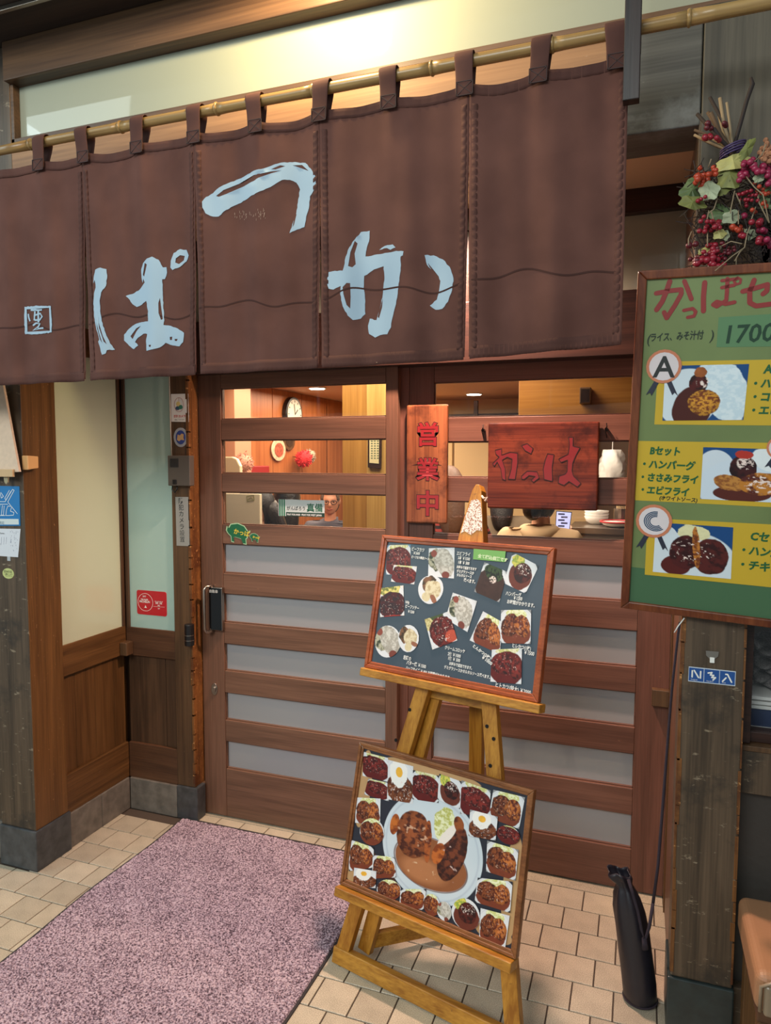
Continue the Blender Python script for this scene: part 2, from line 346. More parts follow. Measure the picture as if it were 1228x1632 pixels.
def sample_dish(P, kind):
    A = P.asp; r = np.random.RandomState(P.seed+5)
    P.blob(.5, .5, .9*A, .9, tuple(int(q) for q in np.array((214,216,218))*r.uniform(.55,1))) if r.rand() < .35 else None
    WH = (222, 224, 226); D = (70, 28, 18); B = (132, 70, 38); O = (186, 108, 50)
    P.x = (P.x-.5*A)/1.5+.5*A; P.y = (P.y-.52)/1.5+.52; P.blob(.5, .52, .43*A, .43, WH, soft=.02); P.rim(.5, .52, .40*A, .40, (204, 206, 210), .03)
    if kind == 'katsu':
        P.blob(.5, .26, .22*A, .14, (205, 208, 130), col2=(236, 238, 200), cells=20, edge=.2)
        P.blob(.5, .64, .33*A, .26, (120, 56, 34), var=.15, edge=.08)
        P.blob(.38, .48, .2*A, .24, D, .3, col2=B, cells=14, edge=.12, streak=.3, shade=.5); P.blob(.64, .5, .17*A, .23, (92, 36, 24), -.35, col2=O, cells=14, edge=.12, streak=-.4, shade=.5)
        P.spark(.5, .48, .33*A, .25, .70, (206, 164, 140))
    elif kind == 'red':
        P.blob(.5, .2, .25*A, .12, (196, 196, 120), col2=(230, 226, 190), cells=18, edge=.25)
        P.blob(.5, .56, .38*A, .34, (96, 24, 22), var=.2, edge=.05); P.blob(.42, .46, .28*A, .22, (120, 36, 30), .2, col2=(58, 16, 16), cells=16, edge=.18, shade=.5)
        P.blob(.7, .56, .13*A, .2, (128, 42, 34), .1, col2=(70, 20, 18), edge=.15, cells=14, shade=.5); P.spark(.48, .46, .3*A, .25, .71, (210, 170, 160))
    elif kind == 'egg':
        P.blob(.5, .62, .36*A, .26, (76, 36, 22), col2=(124, 68, 38), edge=.12, cells=14)
        P.blob(.46, .36, .24*A, .24, (240, 238, 232), edge=.16); P.blob(.47, .34, .09*A, .09, (236, 178, 60), var=.1); P.spark(.5, .66, .3*A, .2, .68)
    elif kind == 'curry':
        P.blob(.5, .58, .4*A, .36, (62, 38, 30), var=.3, edge=.04, cells=10); P.blob(.5, .3, .26*A, .17, (62, 80, 44), col2=(28, 32, 22), edge=.25, cells=16); P.spark(.52, .45, .1*A, .08, .5)
    elif kind == 'hamb':
        P.blob(.52, .56, .3*A, .3, (104, 48, 34), var=.15, edge=.06); P.blob(.36, .28, .16*A, .16, (222, 208, 96), col2=(150, 170, 70), edge=.2, cells=14)
        P.blob(.55, .48, .22*A, .22, (84, 30, 22), col2=(44, 18, 16), edge=.08, cells=10); P.spark(.55, .4, .18*A, .12, .6)
    elif kind == 'white':
        P.blob(.35, .45, .2*A, .25, (60, 66, 48), col2=(180, 176, 150), edge=.2, cells=10); P.blob(.58, .5, .24*A, .34, (196, 192, 182), -.5, col2=(160, 154, 142), edge=.12, cells=14, shade=.2)
        P.blob(.62, .78, .1*A, .08, (120, 60, 48), edge=.1); P.blob(.3, .3, .08*A, .08, (140, 70, 56), edge=.2)
    elif kind == 'oval':
        P.blob(.4, .42, .18*A, .2, (70, 54, 36), col2=(128, 88, 60), edge=.25, cells=9); P.blob(.56, .48, .22*A, .2, (222, 210, 176), col2=(190, 170, 130), edge=.2, cells=9)
        P.blob(.5, .72, .12*A, .1, (214, 200, 160), var=.15, edge=.1); P.blob(.7, .66, .12*A, .06, (150, 96, 70), .4, edge=.2)
    elif kind == 'steakred':
        P.blob(.45, .25, .3*A, .14, (110, 120, 60), col2=(220, 206, 120), edge=.25, cells=12); P.blob(.5, .58, .4*A, .3, (78, 26, 26), col2=(48, 30, 34), edge=.08, cells=12)
        P.blob(.5, .88, .36*A, .07, (150, 44, 34), edge=.1); P.spark(.5, .6, .35*A, .25, .72)
    elif kind == 'croq':
        P.blob(.25, .3, .2*A, .16, (216, 206, 150), col2=(170, 156, 96), edge=.2, cells=16); P.blob(.5, .15, .2*A, .12, (70, 84, 48), edge=.2)
        P.blob(.55, .55, .36*A, .34, (112, 34, 28), .4, col2=(62, 20, 20), edge=.1, cells=14); P.blob(.72, .7, .16*A, .13, (186, 78, 54), var=.2, edge=.1); P.spark(.55, .5, .3*A, .3, .7)
def photo(F, quad, kind, parent, seed, bg=(48, 52, 60), off=.0015, mask=None, res=.0013, custom=None, name='photo', label=None):
    q = [np.array(p) for p in quad]; w = (np.linalg.norm(q[1]-q[0])+np.linalg.norm(q[2]-q[3]))/2; h = (np.linalg.norm(q[3]-q[0])+np.linalg.norm(q[2]-q[1]))/2
    nx = max(12, int(w/res)); ny = max(12, int(h/res)); P = Paint(ny, nx, w/h, bg, seed)
    if custom: custom(P)
    else: sample_dish(P, kind)
    t, u = np.mgrid[0:1:ny*1j, 0:1:nx*1j]; t = t[..., None]; u = u[..., None]
    ab = (q[0]*(1-u)+q[1]*u)*(1-t)+(q[3]*(1-u)+q[2]*u)*t
    W_ = F.o+ab[..., :1]*F.u+ab[..., 1:]*F.v+F.n*off-np.array(OFF[parent.name])
    idx = np.arange(ny*nx).reshape(ny, nx); fc = np.stack([idx[:-1, :-1], idx[1:, :-1], idx[1:, 1:], idx[:-1, 1:]], -1).reshape(-1, 4)
    if mask == 'ellipse':
        uu = (u[:-1, :-1, 0]-.5)*2; tt = (t[:-1, :-1, 0]-.5)*2; fc = fc[((uu**2+tt**2) < .98).ravel()]
    me = bpy.data.meshes.new(name); me.from_pydata(W_.reshape(-1, 3).tolist(), [], fc.tolist()); me.materials.append(M['v'])
    ca = me.color_attributes.new('Col', 'FLOAT_COLOR', 'POINT'); buf = np.ones((ny*nx, 4), np.float32); buf[:, :3] = np.clip(P.img.reshape(-1, 3), 0, 1); ca.data.foreach_set('color', buf.ravel())
    o = bpy.data.objects.new(name, me); link(o, parent)
    if label: o['label'] = label
    return o

# ================================================================ STRUCTURE
_P = onY(48, 208, 1.985); _D = ray(48, 208); _D = np.array([_D[0], -_D[1], _D[2]]); _Q = _P+_D*((3.9-_P[2])/_D[2])
MB().tube([_Q+np.array([-.05, -.34, 0]), _Q+np.array([.05, .34, 0])], .028, 12).build('fluorescent_tube', plain('tube_light', (.8, .95, 1, 1), .4, emit=9), None, label='long white fluorescent tube of the arcade, behind the viewer', cat='lamp')
def S(o): o['kind'] = 'structure'; return o
# ---- floor: grout slab, and every tile in view its own piece
flo = MB().box(-3.4, 2.2, -.8, 2.60, -.08, -.0035).build('floor', M['grout'], kind='structure', base=(0, 0, 0))
TP = .1165; MAT_X0, MAT_X1, MAT_Y0, MAT_Y1 = -1.802, -.888, .96, 2.466
def tile_mesh(w, d, nm):
    g = .0021; mb = MB().box(-w/2+g, w/2-g, -d/2+g, d/2-g, -.010, 0); o = mb.build(nm, M['tile'], flo, base=(0, 0, 0)); me = o.data
    bm = bmesh.new(); bm.from_mesh(me); es = [e for e in bm.edges if all(v.co.z > -.001 for v in e.verts)]
    bmesh.ops.bevel(bm, geom=es, offset=.0012, segments=1, affect='EDGES'); bm.to_mesh(me); bm.free(); bpy.data.objects.remove(o); return me
tm = tile_mesh(TP, .1175, 'tile'); cands = []
for row in range(-4, 15):
    y1 = 2.5345-row*.1175; y0 = y1-.1175; ph = (-.323 if row % 2 == 1 else -.265)
    for k in range(-22, 22):
        x0 = ph+k*TP; xc, yc = x0+TP/2, (y0+y1)/2
        if yc > 2.56 or xc < -2.9 or xc > 1.3: continue
        if xc < -2.13 and yc > 1.97 or xc > .2 and yc > 2.05 or (yc > 2.44 and xc < -1.80): continue
        hid = MAT_X0+.07 < xc < MAT_X1-.07 and MAT_Y0 < yc < MAT_Y1-.07
        q = _R@(np.array([xc, yc, 0])-O0); px, py = q[0]/q[2]*FPX+CX, q[1]/q[2]*FPX+CY
        cands.append((xc, yc, (not hid) and q[2] > 0 and -60 < px < 1290 and py < 1720))
rest = MB()
for xc, yc, vis in cands:
    if vis:
        o = bpy.data.objects.new('tile', tm); o.location = (xc, yc, 0); o.parent = flo; COL.objects.link(o)
    else:
        g = .0021; rest.box(xc-TP/2+g, xc+TP/2-g, yc-.05875+g, yc+.05875-g, -.010, 0)
rest.build('distant_tile', M['tile'], flo, kind='stuff')
# ---- front left corner post with its black stone foot
p1 = S(bx('trim_1', M['post_dark'], -2.262, -2.092, 1.955, 2.114, .157, 2.97, bevel=.003))
p1.data.materials.append(M['post_brown'])
for pl in p1.data.polygons:
    if pl.normal.x > .5: pl.material_index = 1
bx('stone_foot', M['stone'], -2.268, -2.086, 1.948, 2.122, 0, .157, p1, .004)
# wall running left of the post
wl = S(bx('wall_front', M['post_dark'], -3.2, -2.262, 1.985, 2.1, .15, 2.97)); bx('stone_foot', M['stone_grey'], -3.2, -2.268, 1.975, 2.11, 0, .15, wl, .003)
# ---- left alcove wall (plane X=-2.10, faces +X)
XW = -2.10
w = S(MB().box(-2.30, -2.14, 2.12, 2.60, 0, 2.45).build('wall_left', M['wall_brown']))
bx('skirting_stone', M['stone_grey'], -2.14, XW+.006, 2.122, 2.300, 0, .142, w, .003); bx('skirting_stone', M['stone_grey'], -2.14, XW+.006, 2.301, 2.474, 0, .142, w, .003)
bx('rail', M['wall_brown_y'], -2.14, XW, 2.114, 2.48, .142, .300, w, .002); bx('rail', M['wall_brown_y'], -2.14, XW, 2.114, 2.48, .698, .822, w, .002)
bx('rail', M['wall_brown_y'], -2.14, XW, 2.114, 2.48, 1.956, 2.069, w, .002)
bx('rail', M['wall_brown_y'], -2.14, XW, 2.114, 2.48, 2.353, 2.43, w, .002)
for a, b in ((2.114, 2.190), (2.191, 2.300), (2.301, 2.412), (2.413, 2.480)): bx('board', M['wall_brown'], -2.14, XW-.014, a, b, .300, .698, w, .0012)
win = S(bx('window_1', M['frost_win'], -2.14, XW-.006, 2.116, 2.462, .822, 1.956, bevel=0)); bx('window_frame', M['wall_dark_z'], -2.14, XW+.001, 2.462, 2.478, .822, 1.956, win)
S(bx('window_2', M['frost_top'], -2.14, XW-.006, 2.116, 2.478, 2.069, 2.353, bevel=0))
# ---- alcove back wall (plane Y=2.48)
YB = 2.48
w = S(MB().box(-2.14, -1.846, 2.52, 2.66, 0, 2.45).build('wall_back', M['wall_dark_z']))
bx('skirting_stone', M['stone_grey'], -2.092, -1.846, YB-.008, 2.52, 0, .142, w, .003)
bx('rail', M['wall_brown_x'], -2.099, -1.846, YB, 2.52, .142, .300, w, .002); bx('rail', M['wall_brown_x'], -2.099, -1.846, YB, 2.52, .693, .818, w, .002)
bx('rail', M['wall_brown_x'], -2.099, -1.846, YB, 2.52, 1.956, 2.069, w, .002); bx('rail', M['wall_brown_x'], -2.099, -1.846, YB, 2.52, 2.353, 2.43, w, .002)
for a, b in ((-2.099, -1.908), (-1.906, -1.846)): bx('board', M['wall_dark_z'], a, b, YB+.014, 2.52, .300, .693, w, .0012)
win = S(bx('window_3', M['frost_win2'], -2.078, -1.846, YB+.006, 2.52, .818, 1.956, bevel=0)); bx('window_frame', M['wall_dark_z'], -2.096, -2.078, YB-.001, 2.52, .818, 1.956, win)
S(bx('window_4', M['frost_top'], -2.096, -1.846, YB+.006, 2.52, 2.069, 2.353, bevel=0))
# ---- door jamb post with scraped edge
p2 = S(bx('trim_2', M['jamb'], -1.846, -1.756, YB-.001, 2.60, .145, 2.11, bevel=.003)); p2.data.materials.append(M['jamb_scraped'])
for pl in p2.data.polygons:
    if pl.normal.x > .5: pl.material_index = 1
mb = MB(); r_ = random.Random(3); z = .16      # the worn strip along the arris
while z < 2.0:
    h = r_.uniform(.03, .09); w_ = r_.uniform(.004, .012); mb.box(-1.757-w_, -1.7545, YB-.0022, YB+.01, z, z+h); z += h*.9
mb.build('worn_edge', M['jamb_scraped'], p2, .001)
bx('stone_foot', M['stone'], -1.846, -1.742, YB-.008, 2.535, 0, .145, p2, .004)
# ---- lintel, transom and recess soffit
S(bx('trim_3', M['darkwood'], -1.756, .135, 2.50, 2.66, 1.897, 2.108, bevel=.002))
t = S(bx('window_5', M['frost_top'], -1.846, .15, 2.53, 2.56, 2.108, 2.353, bevel=0))
for x in (-1.30, -.62): bx('mullion', M['darkwood'], x, x+.03, 2.505, 2.53, 2.108, 2.353, t)
S(bx('trim_4', M['darkwood'], -1.846, .135, 2.50, 2.60, 2.353, 2.43, bevel=.002))
S(MB().box(-2.14, .135, 2.10, 2.62, 2.43, 2.47).build('ceiling_recess', M['soffit']))
# ---- beams and high frosted window over the noren
S(bx('trim_21', M['beam_lit'], -2.092, -.075, 1.955, 2.11, 2.371, 2.645, bevel=.002)); S(bx('trim_5', M['beam_grey'], -.074, .115, 1.955, 2.11, 2.371, 2.645, bevel=.003))
S(bx('trim_6', M['beam'], -2.092, 1.2, 1.93, 2.06, 2.842, 2.97, bevel=.003))
t = S(bx('window_6', M['frost_top'], -2.088, 1.0, 1.985, 2.03, 2.645, 2.842, bevel=0))
bx('window_frame', M['beam'], -2.092, .6, 1.957, 1.985, 2.645, 2.660, t); bx('window_frame', M['beam'], -2.092, -2.078, 1.957, 1.985, 2.645, 2.842, t)
S(MB().box(-3.4, 1.6, 1.60, 2.1, 2.97, 3.05).build('ceiling', M['eave']))
tr = S(bx('trim_7', M['steel'], -3.0, 1.2, 1.783, 1.797, 2.955, 2.969, bevel=.001))
# recessed lamp rims (the lamps themselves shine from them)
for nm, (x, y, z), lab in (('ceiling_downlight', (-.86, 1.70, 2.97), 'small round white downlight recessed in the eave above the noren'), ('ceiling_downlight', (-.62, 2.27, 2.43), 'small round downlight recessed in the cream soffit in front of the sliding doors')):
    t = thing(nm, lab, 'lamp', (x, y, z)); mb = MB()
    for k in range(28):
        a0, a1 = 2*PI*k/28, 2*PI*(k+1)/28
        q = lambda r, a, zz: (x+r*math.cos(a), y+r*math.sin(a), zz)
        mb.hexa([q(.045, a0, z-.006), q(.058, a0, z-.006), q(.058, a1, z-.006), q(.045, a1, z-.006)], [q(.045, a0, z), q(.058, a0, z), q(.058, a1, z), q(.045, a1, z)])
    mb.build('trim_ring', M['white'], t); MB().disc(Frame((0, 0, z), (1, 0, 0), (0, 1, 0), (0, 0, -1)), x, y, .044, .044, .0005, .003).build('lens', plain('lamp_lens', (1, .8, .55, 1), .4, emit=12), t)
# ---- right post with black foot, jamb strips, weathered panel and window wall to the right
p3 = S(bx('trim_8', M['post_dark'], .112, .262, 1.955, 2.10, .167, 2.40, bevel=.004))
mb = MB(); z = .18
while z < 1.3:
    h = r_.uniform(.05, .14); w_ = r_.uniform(.003, .010); mb.box(.1105, .113+w_, 1.9535, 1.97, z, z+h)
    w_ = r_.uniform(.002, .010); mb.box(.262-w_, .2635, 1.9535, 1.97, z, z+h*.9); z += h*.95
mb.build('worn_edge', M['jamb_scraped'], p3, .0008)
bx('stone_foot', plain('green_black_stone', C(34, 44, 44), .4, bump=.5, bscale=30, var=.25), .105, .267, 1.948, 2.11, 0, .167, p3, .004)
S(bx('trim_9', M['door_z'], .118, .22, 2.10, 2.66, 0, 2.43, bevel=.003)); S(bx('trim_10', M['wall_brown'], .114, .119, 2.50, 2.54, 0, 1.897, bevel=.001))
S(bx('trim_11', M['panel_grey'], .117, 1.4, 1.945, 2.10, 2.12, 2.645, bevel=.003))
wr = S(MB().box(.262, 1.4, 2.08, 2.16, 0, .80).box(.262, 1.4, 2.08, 2.16, 1.9, 2.12).box(.262, .28, 2.08, 2.9, 0, 2.12).build('wall_right', M['darkwood']))
for a, b in ((.262, .40), (.402, .56), (.562, .72), (.722, .9), (.902, 1.1), (1.102, 1.4)): bx('board', plain('dark_board_%d' % int(a*100), C(58, 54, 50), .5, bump=.4, bscale=40), a, b, 2.02, 2.08, .15, .685, wr, .001)
bx('rail', M['post_dark'], .262, 1.4, 1.99, 2.08, .685, .800, wr, .002); bx('rail', M['post_dark'], .262, 1.4, 1.99, 2.08, 0, .15, wr, .002)
wn = S(thing('window_7', None, None, (.32, 2.03, .75)))
bx('window_frame', M['darkwood'], .262, .287, 2.0, 2.08, .815, 1.9, wn); bx('window_sill', M['jamb'], .262, 1.4, 1.985, 2.06, .800, .814, wn); bx('window_frame', M['darkwood'], .287, 1.4, 2.015, 2.06, .815, .842, wn)
bx('window_frame', M['darkwood'], .285, 1.4, 2.0, 2.08, 1.86, 2.12, wn); bx('pane', M['glass'], .285, 1.4, 2.030, 2.034, .842, 1.86, wn, 0)

# ================================================================ SLIDING DOORS
LT = [(1.713, 1.841), (1.490, 1.628), (1.277, 1.413), (1.070, 1.195), (.859, .983), (.650, .768), (.434, .555), (.219, .341)]
RT = [(1.706, 1.838), (1.483, 1.616), (1.265, 1.393), (1.055, 1.178), (.822, .953), (.607, .732), (.383, .510), (.159, .286)]
def sliding_door(name, x0, x1, sx0, sx1, Y, T, z0, z1, frost_from, thick=.034):
    wz, wx = (M['door_z'], M['door']) if name == 'door_1' else (M['door_rz'], M['door_r'])
    root = thing(name, None, None, ((x0+x1)/2, Y, z0), kind='structure')
    bx('stile', wz, x0, sx0, Y, Y+thick, z0, z1, root, .0015); bx('stile', wz, sx1, x1, Y, Y+thick, z0, z1, root, .0015)
    zs = [z1]+[q for lo, hi in T for q in (hi, lo)]+[z0]
    for i in range(0, len(zs), 2): bx('rail', wx, sx0+.0005, sx1-.0005, Y+.001, Y+thick-.001, zs[i+1], zs[i], root, .0022)
    for i, (lo, hi) in enumerate(T):
        fr = i >= frost_from
        bx('pane', M['frost_door'] if fr else M['glass'], sx0+.001, sx1-.001, Y+.018, Y+.022, lo+.001, hi-.001, root, 0, label='frosted pane' if fr else 'clear pane')
        mb = MB().box(sx0, sx1, Y+.010, Y+.018, lo, lo+.005).box(sx0, sx1, Y+.010, Y+.018, hi-.004, hi).box(sx0, sx0+.004, Y+.010, Y+.018, lo, hi).box(sx1-.004, sx1, Y+.010, Y+.018, lo, hi)
        mb.build('glazing_bead', wx, root, .001)
    return root
YL, YR = 2.545, 2.583
def SD(name, x0, x1, sx0, sx1, Y, z0, z1, T): return sliding_door(name, x0, x1, sx0, sx1, Y, T, z0, z1, 3)
DL = SD('door_1', -1.752, -.868, -1.645, -.916, YL, .008, 1.904, LT)
DR = SD('door_2', -.834, .114, -.738, .006, YR, .008, 1.900, RT)
S(bx('trim_12', M['door_rz'], -.90, -.8345, YR-.003, YR+.03, .002, 1.90, bevel=.002))
S(bx('trim_13', M['tile'], -1.752, .114, 2.536, 2.64, -.004, .0, bevel=.0005))
FL = FY(YL)
# handle with key pad
t = thing('door_lock', 'black keypad lock with steel pull handle on left sliding door', 'lock', onY(342, 970, YL))
a0, b0 = FL.loc(334, 1003, .02); a1, b1 = FL.loc(352.5, 938, .02)
MB().fbox(FL, a0-.002, a1+.002, b0-.003, b1+.003, .0, .020).build('housing', M['steel'], t, .003)
MB().fbox(FL, a0+.001, a1-.001, b0, b1, .020, .023).build('keypad', M['gloss_black'], t, .001)
text('自動扉', FL, a0+.002, b1-.019, .0145, M['white'], t, off=.0236)
ha, hb0 = FL.loc(331, 1009, .04); _, hb1 = FL.loc(331, 935, .04); hx = a0-.010
MB().tube([FL.pt(hx+.018, hb1-.006, 0), FL.pt(hx+.016, hb1-.002, .02), FL.pt(hx+.006, hb1-.002, .036), FL.pt(hx, hb1-.014, .042), FL.pt(hx, (hb0+hb1)/2, .042), FL.pt(hx, hb0+.014, .042), FL.pt(hx+.006, hb0+.002, .036), FL.pt(hx+.016, hb0+.002, .02), FL.pt(hx+.018, hb0+.004, 0)], .0068, 12).build('pull_handle', M['steel'], t, smooth=True)
a, b = FL.loc(342, 1098)
t = thing('key_cylinder', 'oval brass keyhole plate low on the left sliding door', 'lock', FL.pt(a, b))
MB().disc(FL, a, b, .016, .026, 0, .004).build('escutcheon', M['steel'], t, .001); MB().disc(FL, a, b, .010, .012, .004, .012).build('cylinder', M['steel'], t, .001)
# finger pull pad on right door edge
a0, b0 = FY(2.50).loc(1047, 1140); a1, b1 = FY(2.50).loc(1063, 1115)
tag(MB().fbox(FY(YR), .058, .114, b0+.012, b1+.012, 0, .030).build('door_stop', M['jamb'], None, .002), 'small wooden stop block on right edge of the right sliding door', 'door stop')

# ---- door stickers
t = thing('window_sticker', 'white and green slogan sticker on a clear pane of left door', 'sticker', onY(495, 815, YL+.018))
F = FY(YL+.0175); a0, b0 = F.loc(444, 822, .0); a1, b1 = F.loc(517, 797.5, .0)
MB().fbox(F, a0, a1, b0, b1, 0, .0005).build('sheet', flat(196, 204, 200), t)
bh = (b1-b0); MB().fbox(F, a0+.034, a1, b0, b0+bh*.24, .0005, .0008).build('lower_band', flat(20, 52, 40), t)
mb = MB()
for k in range(3): mb.fbox(F, a0+.003+k*.010, a0+.009+k*.010, b0, b1, .0005, .0008)
mb.build('bamboo_stripe', flat(20, 110, 70), t)
text('がんばろう', F, a0+.037, b0+bh*.38, .0185, flat(20, 30, 30), t, bold=.0003, wide=.93)
text('真備', F, a0+.126, b0+bh*.34, .0365, flat(16, 92, 62), t, bold=.0006)
text('PRAY FOR MABI · PRAY FOR WEST JAPAN', F, a0+.038, b0+bh*.05, .0105, M['white'], t, bold=.0003, wide=.80, off=.001)
F = FL
def pig(px, py, s, lab, txt):
    a, b = F.loc(px, py); t = thing('pig_sticker', lab, 'sticker', F.pt(a, b))
    pts = [(-.50, .10), (-.46, .26), (-.40, .20), (-.30, .34), (.0, .38), (.28, .28), (.42, .10), (.52, .12), (.50, .04), (.42, .0), (.40, -.16), (.34, -.20), (.36, -.40), (.22, -.38), (.14, -.20), (-.12, -.14), (-.20, -.16), (-.16, -.34), (-.28, -.32), (-.30, -.12), (-.44, .0)]
    P1 = [(a+x*s*1.1, b+y*s*1.1) for x, y in pts]; P2 = [(a+x*s, b+y*s) for x, y in pts]
    mb = MB(); polyface(mb, F, P1, off=.0006); mb.build('border', flat(170, 205, 160), t); mb = MB(); polyface(mb, F, P2, off=.0009); mb.build('body', flat(18, 98, 60), t)
    text(txt, F, a-.2*s, b+.0*s, s*.24, flat(235, 205, 60), t, off=.0013, bold=.0004, rot=-.15)
pig(379, 850, .105, 'larger green pig sticker with yellow letters on left door rail', 'かっぱ')
pig(405.5, 857, .045, 'smaller green pig sticker on left door rail, right of larger pig', 'かっぱ')

# ---- hanging wooden name boards on the right door
def plaque(px4, name, lab, cat, mat, th=.022):
    F = FY(YR-.012); q = [F.loc(*p, .012) for p in px4]; u0 = (q[0][0]+q[3][0])/2; u1 = (q[1][0]+q[2][0])/2; b1 = (q[0][1]+q[1][1])/2; b0 = (q[2][1]+q[3][1])/2
    t = thing(name, lab, cat, F.pt((u0+u1)/2, b0)); MB().fbox(F, u0, u1, b0, b1, -.006, -.006+th).build('board', mat, t, .006, seg=3)
    return F, t, -.006+th
M['pl1'] = wood('plaque_wood_light', C(104, 56, 34), C(162, 98, 62), 'z', .35, .2, C(205, 140, 100), patch=C(70, 36, 26), pamt=.35)
M['pl2'] = wood('plaque_wood_red', C(74, 30, 22), C(124, 58, 38), 'x', .3, .1, C(175, 90, 66), patch=C(50, 22, 18), pamt=.35)
RED = plain('engraved_red', C(140, 32, 38), .4); DRED = plain('engraved_dark_red', C(118, 34, 38), .4); LINE = plain('engraved_edge', C(40, 14, 12), .6)
F, t, n0 = plaque([(649, 645), (714, 645), (711, 835), (646, 833)], 'open_sign_board', 'narrow upright wooden board with red engraved characters on right door', 'sign', M['pl1'])
for ch, cy, sz in (('営', 707, .092), ('業', 762, .088), ('中', 818, .100)):
    a, b = F.loc(681, cy, n0); text(ch, F, a-sz*.5, b, sz, LINE, t, off=n0+.0004, bold=.0045, name='character_edge'); text(ch, F, a-sz*.5, b, sz, RED, t, off=n0+.0010, bold=.0022, name='character')
F, t, n0 = plaque([(778, 674), (955, 672), (952, 820), (777, 804)], 'name_board', 'wide reddish wooden name board with carved letters hanging on right door', 'sign', M['pl2'], .026)
Z7 = lambda p: F.loc(630+p[0]/3.149, 560+p[1]/3.149, n0)
SH = [[(500, 495), (532, 488), (532, 520), (575, 505), (612, 510), (612, 560), (600, 642), (565, 640), (580, 590), (585, 540), (560, 530), (535, 545), (550, 590), (552, 648), (535, 640), (528, 590), (510, 555), (495, 577), (487, 562), (520, 530), (503, 515)],
      [(632, 472), (660, 462), (690, 487), (680, 514), (650, 498)], [(632, 625), (660, 600), (710, 603), (720, 635), (692, 657), (680, 645), (700, 627), (670, 622), (645, 642), (632, 640)],
      [(762, 513), (795, 518), (785, 580), (787, 652), (745, 642), (740, 590), (750, 545)],
      [(868, 430), (890, 430), (890, 475), (925, 483), (905, 520), (888, 560), (885, 600), (892, 625), (930, 662), (912, 680), (870, 652), (845, 672), (815, 660), (820, 625), (850, 615), (860, 600), (862, 545), (830, 557), (818, 540), (865, 515), (872, 470)]]
for s in SH:
    q = [Z7(p) for p in s]; c = np.mean(q, 0); m2 = MB(); polyface(m2, F, [tuple(c+(np.array(p)-c)*1.0) for p in q], off=n0+.0006); m2.build('carved_letter', DRED, t)
    mb = MB()
    for i in range(len(q)): mb.beam(F, q[i], q[(i+1) % len(q)], .0022, n0+.0002, n0+.0012)
    mb.build('carved_outline', LINE, t)
for px, py in ((770, 686), (966, 684)):
    a, b = F.loc(px, py, 0); MB().tube([F.pt(a, b+.02, .006), F.pt(a+.002, b+.008, .018), F.pt(a-.004, b, .012), F.pt(a+.002, b-.03, .004)], .0018, 6).disc(F, a, b, .006, .006, -.012, .012, 10).build('hanging_hook', M['iron'], t)

# ================================================================ NOREN
YN = 1.75
xs_seam = [-2.40, -1.990, -1.594, -1.197, -.812, -.413, -.049]
def hem_z(x): return 1.790+.016*(x+2.0)/1.95 if x < -.413 else 1.804+.017*(x+.413)/.364
tabx = []
for px in (2, 65, 137, 222, 313, 411, 512, 622, 742, 857, 975): tabx.append(float(onY(px, 200, YN)[0]))
tabx[0] = -1.975; tabx[-1] = -.074
ZT = 2.458
def top_z(x):
    i = max(0, min(len(tabx)-2, sum(1 for q in tabx if q <= x)-1)); s = (x-tabx[i])/(tabx[i+1]-tabx[i]); s = min(1, max(0, s)); return ZT-.008*math.sin(PI*s)*(.6+.9*((i*7) % 3)/2)
def cloth_y(x, z):
    d = min(1.0, max(0.0, (ZT-z)/.66)); y = YN
    for i, q in enumerate(tabx): y -= .008*math.exp(-((x-q)/.022)**2)*math.exp(-d*4.0)
    y += .0065*math.sin(x*33+1.3*math.sin(z*2.1))*(.35+.65*d)+.0030*math.sin(x*71+z*3+.7)*(.4+.6*d)+.0006*math.sin(z*38+x*24)*(1-d*.5)
    y += .0015*math.sin(x*17-z*29)*d
    return y-.006*d
def print_wave_z(x): return 1.975+.02*(x+1)+.012*math.sin(x*16)+.006*math.sin(x*41)
rod_z = 2.514
noren = thing('noren_curtain', 'dark brown split shop curtain with large white brush letters on bamboo rod', 'curtain', (-1.2, YN, 1.79))
def fabric(name, c1, c2):
    m, nt, p = newmat(name); N = nt.nodes; L = nt.links; tc = N.new('ShaderNodeTexCoord')
    n = N.new('ShaderNodeTexNoise'); n.inputs['Scale'].default_value = 7; n.inputs['Detail'].default_value = 5; L.new(tc.outputs['Object'], n.inputs['Vector'])
    r = N.new('ShaderNodeValToRGB'); r.color_ramp.elements[0].position = .35; r.color_ramp.elements[1].position = .68; r.color_ramp.elements[0].color = c1; r.color_ramp.elements[1].color = c2
    L.new(n.outputs[0], r.inputs[0]); L.new(r.outputs[0], p.inputs['Base Color']); p.inputs['Roughness'].default_value = .85; p.inputs['Sheen Weight'].default_value = .02; p.inputs['Specular IOR Level'].default_value = .15
    w = N.new('ShaderNodeTexNoise'); w.inputs['Scale'].default_value = 900; L.new(tc.outputs['Object'], w.inputs['Vector']); w2 = N.new('ShaderNodeTexNoise'); w2.inputs['Scale'].default_value = 22; w2.inputs['Distortion'].default_value = 1.2; L.new(tc.outputs['Object'], w2.inputs['Vector'])
    mx = N.new('ShaderNodeMix'); mx.data_type = 'FLOAT'; mx.inputs[0].default_value = .7; L.new(w.outputs[0], mx.inputs[2]); L.new(w2.outputs[0], mx.inputs[3])
    b = N.new('ShaderNodeBump'); b.inputs['Strength'].default_value = .14; b.inputs['Distance'].default_value = .0014; L.new(mx.outputs[0], b.inputs['Height']); L.new(b.outputs[0], p.inputs['Normal']); return m
M['noren'] = fabric('noren_cotton', C(86, 56, 49), C(98, 65, 57)); M['noren_hem'] = fabric('noren_hem_cotton', C(74, 48, 43), C(90, 60, 53)); M['noren_line'] = fabric('noren_stain', C(62, 39, 35), C(68, 44, 39))
